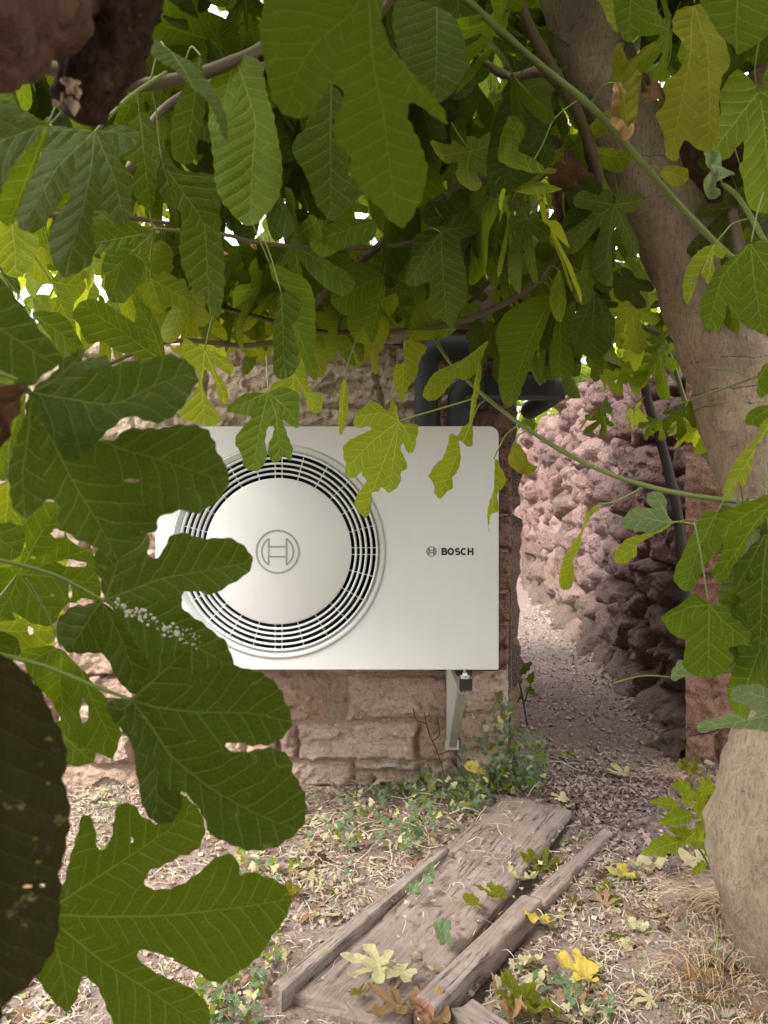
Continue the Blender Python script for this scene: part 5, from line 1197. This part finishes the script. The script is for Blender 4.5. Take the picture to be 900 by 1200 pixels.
for (bx_, by_, bz_, rr_, lb_) in ((1.0, 16.0, 2.6, 1.5, 'dark green bush rising over the end of the alley'), (3.6, 15.0, 2.8, 1.6, 'leafy tree crown behind the red sandstone wall'), (3.2, 8.0, 2.6, 1.0, 'bushy green shrub just behind the red sandstone wall')):
    tb = empty('background_tree', (bx_, by_, 0)); tag(tb, lb_, 'tree', 'trees beyond the walls')
    b = MB(); b.tube(spline([(bx_, by_, -.1), (bx_ + .1, by_, 1.2), (bx_, by_ + .1, bz_)], 4), lerps([.12, .1, .04], 9), 10, bump=.2); b.build('trunk', M['bark_red'], tb, True)
    its = []
    for k in range(420):
        v_ = Vector((R0.gauss(0, 1), R0.gauss(0, 1), R0.gauss(0, .8))).normalized() * rr_ * R0.uniform(.45, 1.0) * (1 + .25 * mnoise.noise((k*.13, 0, 0)))
        a = R0.uniform(0, 6.28); its.append((0, R0.randrange(len(lib)), R0.choice(['leaf', 'leaf_dark', 'leaf_light']), leaf_matrix(Vector((bx_, by_, bz_)) + v_, Vector((math.cos(a), math.sin(a), -.6)), v_ + Vector((0, 0, .5)), R0.uniform(1.2, 2.2))))
    join_leaves(its, 'crown', tb, ml)

# ------------------------------------------------------------------ litter: straw, chips, pebbles
def scatter(name, label, cat, n, region, maker, mats, seed):
    r = random.Random(seed); V, Q, MI = [], [], []
    for k in range(n):
        x, y, s = region(r)
        if x is None: continue
        vs, fs = maker(r, s); a = r.uniform(0, 2*math.pi); ca, sa = math.cos(a), math.sin(a); z = gzz(x, y) + (.034 if on_plank(x, y) else 0); o0 = len(V)
        for p_ in vs: V.append((x + p_[0]*ca - p_[1]*sa, y + p_[0]*sa + p_[1]*ca, z + p_[2]))
        mi = r.randrange(len(mats))
        for f in fs: Q.append(tuple(o0 + i for i in f)); MI.append(mi)
    me = mesh(name, V, Q); me.polygons.foreach_set('material_index', MI)
    o = link(name, me, None, mats); return tag(o, label, cat, kind='stuff')
def straw(r, s):
    L_ = r.uniform(.02, .07)*s; w_ = r.uniform(.0004, .001); b_ = r.uniform(-.3, .3)*L_; h_ = r.uniform(.002, .018); v = []
    for i in range(5):
        t_ = i/4; x = (t_-.5)*L_; y = b_*math.sin(t_*3.1); z = .004 + h_*math.sin(t_*math.pi)*r.uniform(.5, 1); v += [(x, y-w_, z), (x, y+w_, z+.0008)]
    return v, [(2*i, 2*i+1, 2*i+3, 2*i+2) for i in range(4)]
def chip(r, s):
    w_ = r.uniform(.003, .011)*s; h_ = w_*r.uniform(.3, .9)
    return [(-w_, -w_*.6, .003), (w_*.2, -w_*.8, .003+h_), (w_, 0, .004), (w_*.5, w_*.7, .004+h_), (-w_*.6, w_*.6, .003), (0, 0, .006+h_*.3)], [(0,1,5), (1,2,5), (2,3,5), (3,4,5), (4,0,5)]
def pebble(r, s):
    w_ = r.uniform(.003, .010)*s; v = []
    for i in range(6): a = i*math.pi/3; v.append((w_*math.cos(a)*r.uniform(.7, 1.2), w_*math.sin(a)*r.uniform(.6, 1.), 0))
    v += [(x*.6, y*.6, w_*r.uniform(.5, .9)) for x, y, z in v[:6]]
    return v, [(i, (i+1) % 6, 6+(i+1) % 6, 6+i) for i in range(6)] + [(6, 7, 8, 9, 10, 11)]
def on_plank(x, y):
    for (a, b_, hw) in ((G(405, 1172, .035), G(628, 935, .05), .15), (G(500, 1172, .06), G(625, 1052, .055), .035)):
        d = (b_ - a).xy; L_ = d.length; d = d/L_; q = Vector((x, y)) - a.xy; t_ = q.dot(d); s = abs(q.x*d.y - q.y*d.x)
        if -.02 < t_ < L_ and s < hw: return True
    return False
def blocked(x, y): return y > WY - .03 and x < .52 or (y > 3.2 and x > rx(y) - .12)
def reg_near(r):
    while True:
        x, y = r.uniform(-1.5, 1.6), 1.25 + 2.1 * r.random()**1.2
        if blocked(x, y) or (on_plank(x, y) and r.random() > .13): continue
        bare = mnoise.noise((x*3, y*3, 5))
        if .45 < x < 1.3 and y > 2.5 and r.random() > .25: continue
        if bare > .1 and r.random() > .3: continue
        if mnoise.noise((x*11, y*11, 9)) > .15 and r.random() > .3: continue
        return x, y, 1
def reg_all(r):
    while True:
        x, y = r.uniform(-1.5, 2), 1.25 + 7 * r.random()**2
        if blocked(x, y) or (on_plank(x, y) and r.random() > .02) or (y < 2.6 and r.random() > .35) or (y > 3 and r.random() > .5): continue
        return x, y, (1 + .05*y) * r.choice([.5, .7, 1])
def flat(name, c, tr=0): return plain(name, c, .85)
straws = [flat('pale_straw', (.60, .50, .38)), flat('tan_straw', (.44, .33, .23)), flat('grey_straw', (.46, .40, .33)), flat('brown_straw', (.20, .12, .075))]
scatter('straw_litter', 'dry straw and stalk litter scattered over the soil', 'litter', 15000, reg_near, straw, straws, 1)
chips = [flat('tan_chip', (.38, .28, .20)), flat('brown_chip', (.17, .11, .08)), flat('pale_chip', (.50, .42, .30)), flat('pink_chip', (.36, .24, .19)), flat('olive_chip', (.26, .25, .11))]
scatter('leaf_crumbs', 'crumbled dead leaf pieces spread on the ground', 'litter', 11000, reg_near, chip, chips, 2)
pebs = [flat('pink_pebble', (.36, .25, .21)), flat('grey_pebble', (.30, .26, .24)), flat('dark_clod', (.14, .10, .085))]
scatter('gravel', 'small stones and clods on the path', 'gravel', 7500, reg_all, pebble, pebs, 3)
def reg_clod(r):
    x, y = r.gauss(.68, .22), r.gauss(2.75, .28)
    return (x, y, 1.5) if not blocked(x, y) and not on_plank(x, y) else (None, 0, 0)
scatter('dark_clods', 'dark crumbly soil clods on the path beside the wide plank', 'soil', 1500, reg_clod, chip, [pebs[2], flat('brown_clod', (.17, .12, .095)), flat('umber_clod', (.10, .07, .055)), pebs[0]], 4)
def reg_foot(r):
    y = 3.3 + 6*r.random()**1.5; return rx(y) + .02 - abs(r.gauss(0, .07)), y, 1.6 + .12*y
def reg_path(r):
    y = 2.9 + 5*r.random()**1.6; x = r.uniform(.52, rx(y)); return (x, y, 1 + .12*y) if mnoise.noise((x*4, y*4, 2)) > -.1 or r.random() < .3 else (None, 0, 0)
scatter('path_debris', 'brown crumbs and bits trodden into the alley path', 'litter', 2600, reg_path, chip, [pebs[2], chips[0], chips[1], chips[3], pebs[0]], 8)
scatter('wall_rubble', 'fallen stone crumbs along the foot of the red wall', 'rubble', 1200, reg_foot, pebble, [pebs[0], pebs[2], flat('grey_rubble', (.26, .23, .19))], 5)

lit = []; rl = random.Random(321)
while len(lit) < 420:
    x, y, _ = reg_near(rl)
    if mnoise.noise((x*2.2, y*2.2, 31)) < -.05 and rl.random() > .2: continue
    a = rl.uniform(0, 6.28)
    lit.append((0, rl.choice([0, 1, 3, 5, 7, 8, 4]), rl.choice(['leaf_pale', 'leaf_brown', 'leaf_brown', 'leaf_pale', 'leaf_dead', 'leaf_ygreen']), leaf_matrix(Vector((x, y, gzz(x, y) + rl.uniform(.006, .014) + (.034 if on_plank(x, y) else 0))), Vector((math.cos(a), math.sin(a), rl.uniform(-.1, .15))), Vector((rl.gauss(0, .35), rl.gauss(0, .35), rl.choice([1, 1, -1]))), rl.uniform(.10, .32))))
lo_ = join_leaves(lit, 'leaf_litter', None, ['leaf_pale', 'leaf_brown', 'leaf_dead', 'leaf_ygreen']); tag(lo_, 'small dull dry leaves trodden into the soil', 'litter')

# ------------------------------------------------------------------ ivy and small ground plants
IV = [(0, 0), (.35, -.28), (.62, -.12), (.95, .05), (.62, .30), (.55, .62), (.25, .62), (0, 1.1), (-.25, .62), (-.55, .62), (-.62, .30), (-.95, .05), (-.62, -.12), (-.35, -.28)]
def ivy_patch(name, label, items, mats, cat='ivy', outline=IV):
    V, Q, U1, U2, MI = [], [], [], [], []
    for (p, ax, nr, s, mi) in items:
        mx = leaf_matrix(p, ax, nr, s); o0 = len(V); c = (0, .3, .08)
        loc = [c] + [(a, b_, -.10*(a*a + (b_-.3)**2)) for a, b_ in outline]
        V += [tuple(mx @ Vector(q)) for q in loc]; n = len(outline)
        for i in range(n):
            Q.append((o0, o0+1+i, o0+1+(i+1) % n)); MI.append(mi)
            for q in (c, loc[1+i], loc[1+(i+1) % n]): U1 += [(q[1]+.1)*.05, q[0]*.05]; U2 += [.06, 1]
    me = mesh(name, V, Q); me.polygons.foreach_set('material_index', MI)
    for nm, dt in (('vein', U1), ('size', U2)): me.uv_layers.new(name=nm).data.foreach_set('uv', dt)
    o = link(name, me, None, mats); return tag(o, label, cat, kind='stuff')
ri = random.Random(12)
def ivy_items(n, fn, s=(.010, .019), nm=5, weights=None):
    out = []; tries = 0
    while len(out) < n and tries < n * 12:
        tries += 1; p, nr = fn()
        if p is None: continue
        a = ri.uniform(0, 2*math.pi); ax = Vector((math.cos(a), math.sin(a), ri.uniform(-.6, .3)))
        out.append((p, ax, nr + Vector((ri.gauss(0, .5), ri.gauss(0, .5), ri.gauss(0, .3))), ri.uniform(*s), ri.choices(range(nm), weights)[0]))
    return out
def patch(poly, zr, thr=-.2):
    xs = [q[0] for q in poly]; ys = [q[1] for q in poly]; pol = np.array(poly, float)
    def fn():
        x, y = ri.uniform(min(xs), max(xs)), ri.uniform(min(ys), max(ys))
        if not inside(pol, np.array([[x, y]]))[0]: return None, None
        g = G(x, y)
        if mnoise.noise((g.x*8, g.y*8, 7)) < thr or blocked(g.x, g.y) or on_plank(g.x, g.y): return None, None
        return Vector((g.x, g.y, gzz(g.x, g.y) + ri.uniform(*zr))), Vector((0, -.5, .8))
    return fn
ivm = [M['ivy'], M['leaf_grey'], M['leaf_pale'], M['leaf_light'], M['leaf_brown']]
it = ivy_items(420, patch([(370,960),(450,925),(560,915),(600,930),(560,965),(500,1005),(440,1015),(380,990)], (.01, .07), -.15), weights=[5, 4, 3, 1, 1])
it += ivy_items(260, patch([(470,925),(560,905),(620,915),(600,950),(540,975),(480,985)], (.02, .11), -.5), weights=[6, 4, 2, 2, 0])
it += ivy_items(260, patch([(535,905),(640,870),(640,925),(585,945),(530,960)], (.01, .12), -.4), weights=[5, 3, 2, 2, 0])
ivy_patch('ivy_patch', 'low blue-green ivy growing between the wall and the wide plank', it, ivm)
it = ivy_items(200, patch([(70,900),(160,880),(330,930),(380,1000),(330,1060),(240,1000),(120,960)], (.005, .04), -.1), weights=[4, 3, 4, 1, 1])
it += ivy_items(170, patch([(240,1040),(330,1080),(340,1160),(300,1200),(230,1200)], (.005, .04), -.2), weights=[3, 3, 4, 3, 1])
it += ivy_items(110, patch([(560,1120),(700,1110),(720,1200),(540,1200)], (.005, .035), 0), weights=[3, 3, 2, 0, 2])
it += ivy_items(90, patch([(300,900),(420,930),(420,1050),(320,1050)], (.005, .04), -.1), weights=[3, 3, 6, 1, 1])
ivy_patch('ground_ivy', 'scattered small ivy leaves on the dry litter at left and bottom', it, ivm, 'ivy')
def corner():
    x = .50 - abs(ri.gauss(0, .07)); z = ri.uniform(.02, .36)
    if ri.random() < .35: x = ri.uniform(.5, .62); z = ri.uniform(.0, .22)
    return Vector((x, WY - .05 - ri.uniform(0, .05), z)), Vector((.1, -1, .3))
ivy_patch('climbing_ivy', 'green ivy climbing the building corner beside the bracket', ivy_items(190, corner, (.012, .022), weights=[8, 2, 1, 2, 0]), ivm)
# wiry ivy stems
b = MB(); rs = random.Random(77)
for k in range(46):
    x, y = rs.uniform(360, 640), rs.uniform(890, 1000); g = G(x, y)
    if blocked(g.x, g.y): continue
    a = rs.uniform(0, 6.28); pts = []
    for j in range(6): pts.append((g.x + math.cos(a)*.035*j + rs.gauss(0, .006), g.y + math.sin(a)*.03*j, max(.006, gzz(g.x, g.y) + .02 + .03*math.sin(j*.7 + k)))) 
    pts = [q if not blocked(q[0], q[1]) else (q[0], WY - .06, q[2] + .02) for q in pts]
    b.tube(spline(pts, 3), .0012, 4)
tag(b.build('ivy_stems', straws[0], None, True), 'pale wiry runners arching through the ivy by the wall', 'stems', kind='stuff')
# dead twiggy stem on the wall left of the bracket
b = MB()
for st_ in ([(520, 905), (512, 880), (503, 860), (497, 835)], [(507, 868), (515, 860), (512, 838)], [(500, 848), (488, 843), (484, 830)], [(514, 885), (530, 880), (541, 893)]):
    b.tube(spline([P(x, y, 2.90) for x, y in st_], 4), .002, 5)
tag(b.build('dry_twig', M['vine'], None, True), 'thin dead twig standing against the wall left of the bracket', 'twig')

# small shrub with dark leaves at the corner
def blades(name, label, cx_, cy_, n, L_, mats, spread=.05, lean=(0, 0), seed=0, wd=.0016, cat='grass', group=None):
    r = random.Random(seed); g = G(cx_, cy_); V, Q, MI = [], [], []
    for k in range(n):
        a = r.uniform(0, 6.28); bx = g.x + r.gauss(0, spread); by = g.y + r.gauss(0, spread*.7); l_ = L_*r.uniform(.5, 1.2); z0_ = gzz(bx, by); o0 = len(V)
        dx, dy = math.cos(a)*.7 + lean[0], math.sin(a)*.7 + lean[1]; w_ = wd*r.uniform(.6, 1.5)
        for i in range(7):
            t_ = i/6; s = t_*l_; z = z0_ + l_*(.75*math.sin(min(t_*2.0, 2.6)*1.05)) * .62 + .002; x = bx + dx*s; y = by + dy*s; ww = w_*(1-t_*.85)
            V += [(x - dy*ww, y + dx*ww, max(z, z0_+.003)), (x + dy*ww, y - dx*ww, max(z, z0_+.003) + .0005)]
        mi = r.randrange(len(mats)); Q += [(o0+2*i, o0+2*i+1, o0+2*i+3, o0+2*i+2) for i in range(6)]; MI += [mi]*6
    me = mesh(name, V, Q); me.polygons.foreach_set('material_index', MI); o = link(name, me, None, mats); return tag(o, label, cat, group, 'stuff')
brown = [flat('rust_grass', (.34, .17, .09)), flat('tan_grass', (.48, .32, .19)), flat('pale_grass', (.55, .43, .28))]
green = [M['shoot'], flat('fresh_grass', (.14, .22, .05))]
blades('dry_grass', 'rust brown dry grass clump against the lower trunk', 850, 1075, 260, .15, brown, .055, (-.35, -.35), 1)
blades('dry_grass', 'withered brown grass spread at the bottom right corner', 850, 1160, 260, .15, brown, .085, (-.1, -.2), 2)
blades('dry_grass', 'tan dry grass tuft at the foot of the red wall end', 800, 915, 130, .13, brown, .05, (-.3, -.3), 3)
blades('green_grass', 'few long green grass blades arching by the trunk', 845, 1150, 14, .24, green, .05, (-.3, -.1), 4, .0024)
blades('green_grass', 'small green grass tuft amid brown grass at the lower right', 800, 1190, 16, .08, green, .03, (0, 0), 5, .002)
blades('green_grass', 'small green weed blades in the gap beside the plank', 665, 985, 16, .06, green, .015, (0, 0), 6, .003)
blades('green_grass', 'short green blades at the left of the mossy board', 300, 1150, 30, .05, green, .04, (0, 0), 7, .002)
blades('dry_grass', 'fine straw tuft between plank and beam', 590, 1010, 50, .08, brown[1:], .04, (0, 0), 8)

# the bright green weed beside the trunk
wd_ = empty('weed', G(832, 1020)); tag(wd_, 'bright green broad-leaved weed growing beside the lower trunk', 'weed')
base_ = G(835, 1022) 
b = MB(); tips = [P(770, 950, 1.98), P(808, 918, 1.98), P(826, 930, 1.98), P(790, 980, 1.95)]
for i, tp_ in enumerate(tips): b.tube(spline([base_, base_.lerp(tp_, .5) + Vector((.01, 0, .02)), tp_], 5), .0028, 6)
b.build('stem', M['shoot'], wd_, True)
def pl_leaf(x0_, y0_, x1_, y1_, d, wr, mat, parent, seed, kind='oval'):
    a = P(x0_, y0_, d); e = P(x1_, y1_, d - .02); ax = e - a; L_ = ax.length; r = random.Random(seed)
    n = 22; o2 = []
    for k in range(n + 1):
        t_ = k/n; hw = wr*L_*math.sin(math.pi*min(1, t_**.8))**.8*(1 + .22*math.sin(t_*21)); o2.append((hw, t_*L_))
    for k in range(n - 1, 0, -1):
        t_ = k/n; hw = wr*L_*math.sin(math.pi*min(1, t_**.8))**.8*(1 + .22*math.sin(t_*21+1)); o2.append((-hw, t_*L_))
    me = leaf_mesh('leaf', o2, (0, 0), None, step=.005, fold=.7, wave=.004, curl=.8, droop=.3, seed=seed, crenel=.0006)
    me.materials.append(M[mat]); o = bpy.data.objects.new('leaf', me); col.objects.link(o); o.parent = parent
    o.matrix_local = Matrix.Translation(-Vector(parent.location)) @ leaf_matrix(a, ax, Vector((r.uniform(-.3, .3), -.8, .6)), 1)
for i, (a, b_, c_, d_) in enumerate([(800,985,755,998), (812,955,775,962), (795,945,766,938), (808,945,800,915), (815,930,790,918), (820,960,828,915), (828,950,842,925), (818,985,845,945), (825,990,790,970), (830,1005,838,965), (826,1010,812,1025), (832,1000,850,985), (815,975,798,990), (835,985,846,1010), (800,965,790,948), (822,940,835,912)]):
    pl_leaf(a, b_, c_, d_, 1.97 + .02*(i % 3), .22, 'weed_leaf' if 'weed_leaf' in M else 'leaf_light', wd_, i)
# small dark-leaved sprig at the alley corner
sp_ = empty('sprig', G(612, 800)); tag(sp_, 'small dark leafy sprig at the building corner beside the path', 'plant')
b = MB(); b.tube(spline([P(618, 850, 3.1), P(612, 815, 3.1), P(606, 790, 3.1)], 4), .004, 6); b.tube(spline([P(614, 825, 3.1), P(622, 800, 3.1)], 3), .003, 6); b.build('stem', M['vine'], sp_, True)
for i, q in enumerate([(606,792,600,775), (608,790,622,776), (612,800,598,792), (616,806,628,815), (610,812,600,825), (620,800,625,788)]): pl_leaf(*q, 3.08, .3, 'leaf_dark', sp_, 60 + i)
# young fig sprout on the plank
for i, (q, lb) in enumerate([((440,0,0), ''),]): pass
spg = empty('dried_sprig', G(492, 1035, .05)); tag(spg, 'grey-green withered sprig lying across the left edge of the wide plank', 'sprig')
b = MB(); b.tube(spline([G(478, 1048, .055), G(492, 1036, .06), G(515, 1010, .06)], 4), .002, 5); b.build('stem', straws[2], spg, True)
for i in range(9):
    t_ = i/8; c_ = G(480 + 30*t_, 1046 - 30*t_, .058); pr = (c_.x/c_.y*F + 450, 600 - (c_.z - CH)/c_.y*F)
    pl_leaf(pr[0], pr[1], pr[0] + ri.uniform(-12, 12), pr[1] + ri.uniform(-10, 12), c_.y, .35, 'leaf_grey', spg, 80 + i)
print('heroes', leaf_count[0], 'fill', len(cands), 'objs', len(bpy.data.objects), 'tris~', sum(len(o.data.polygons) for o in bpy.data.objects if o.type == 'MESH'))
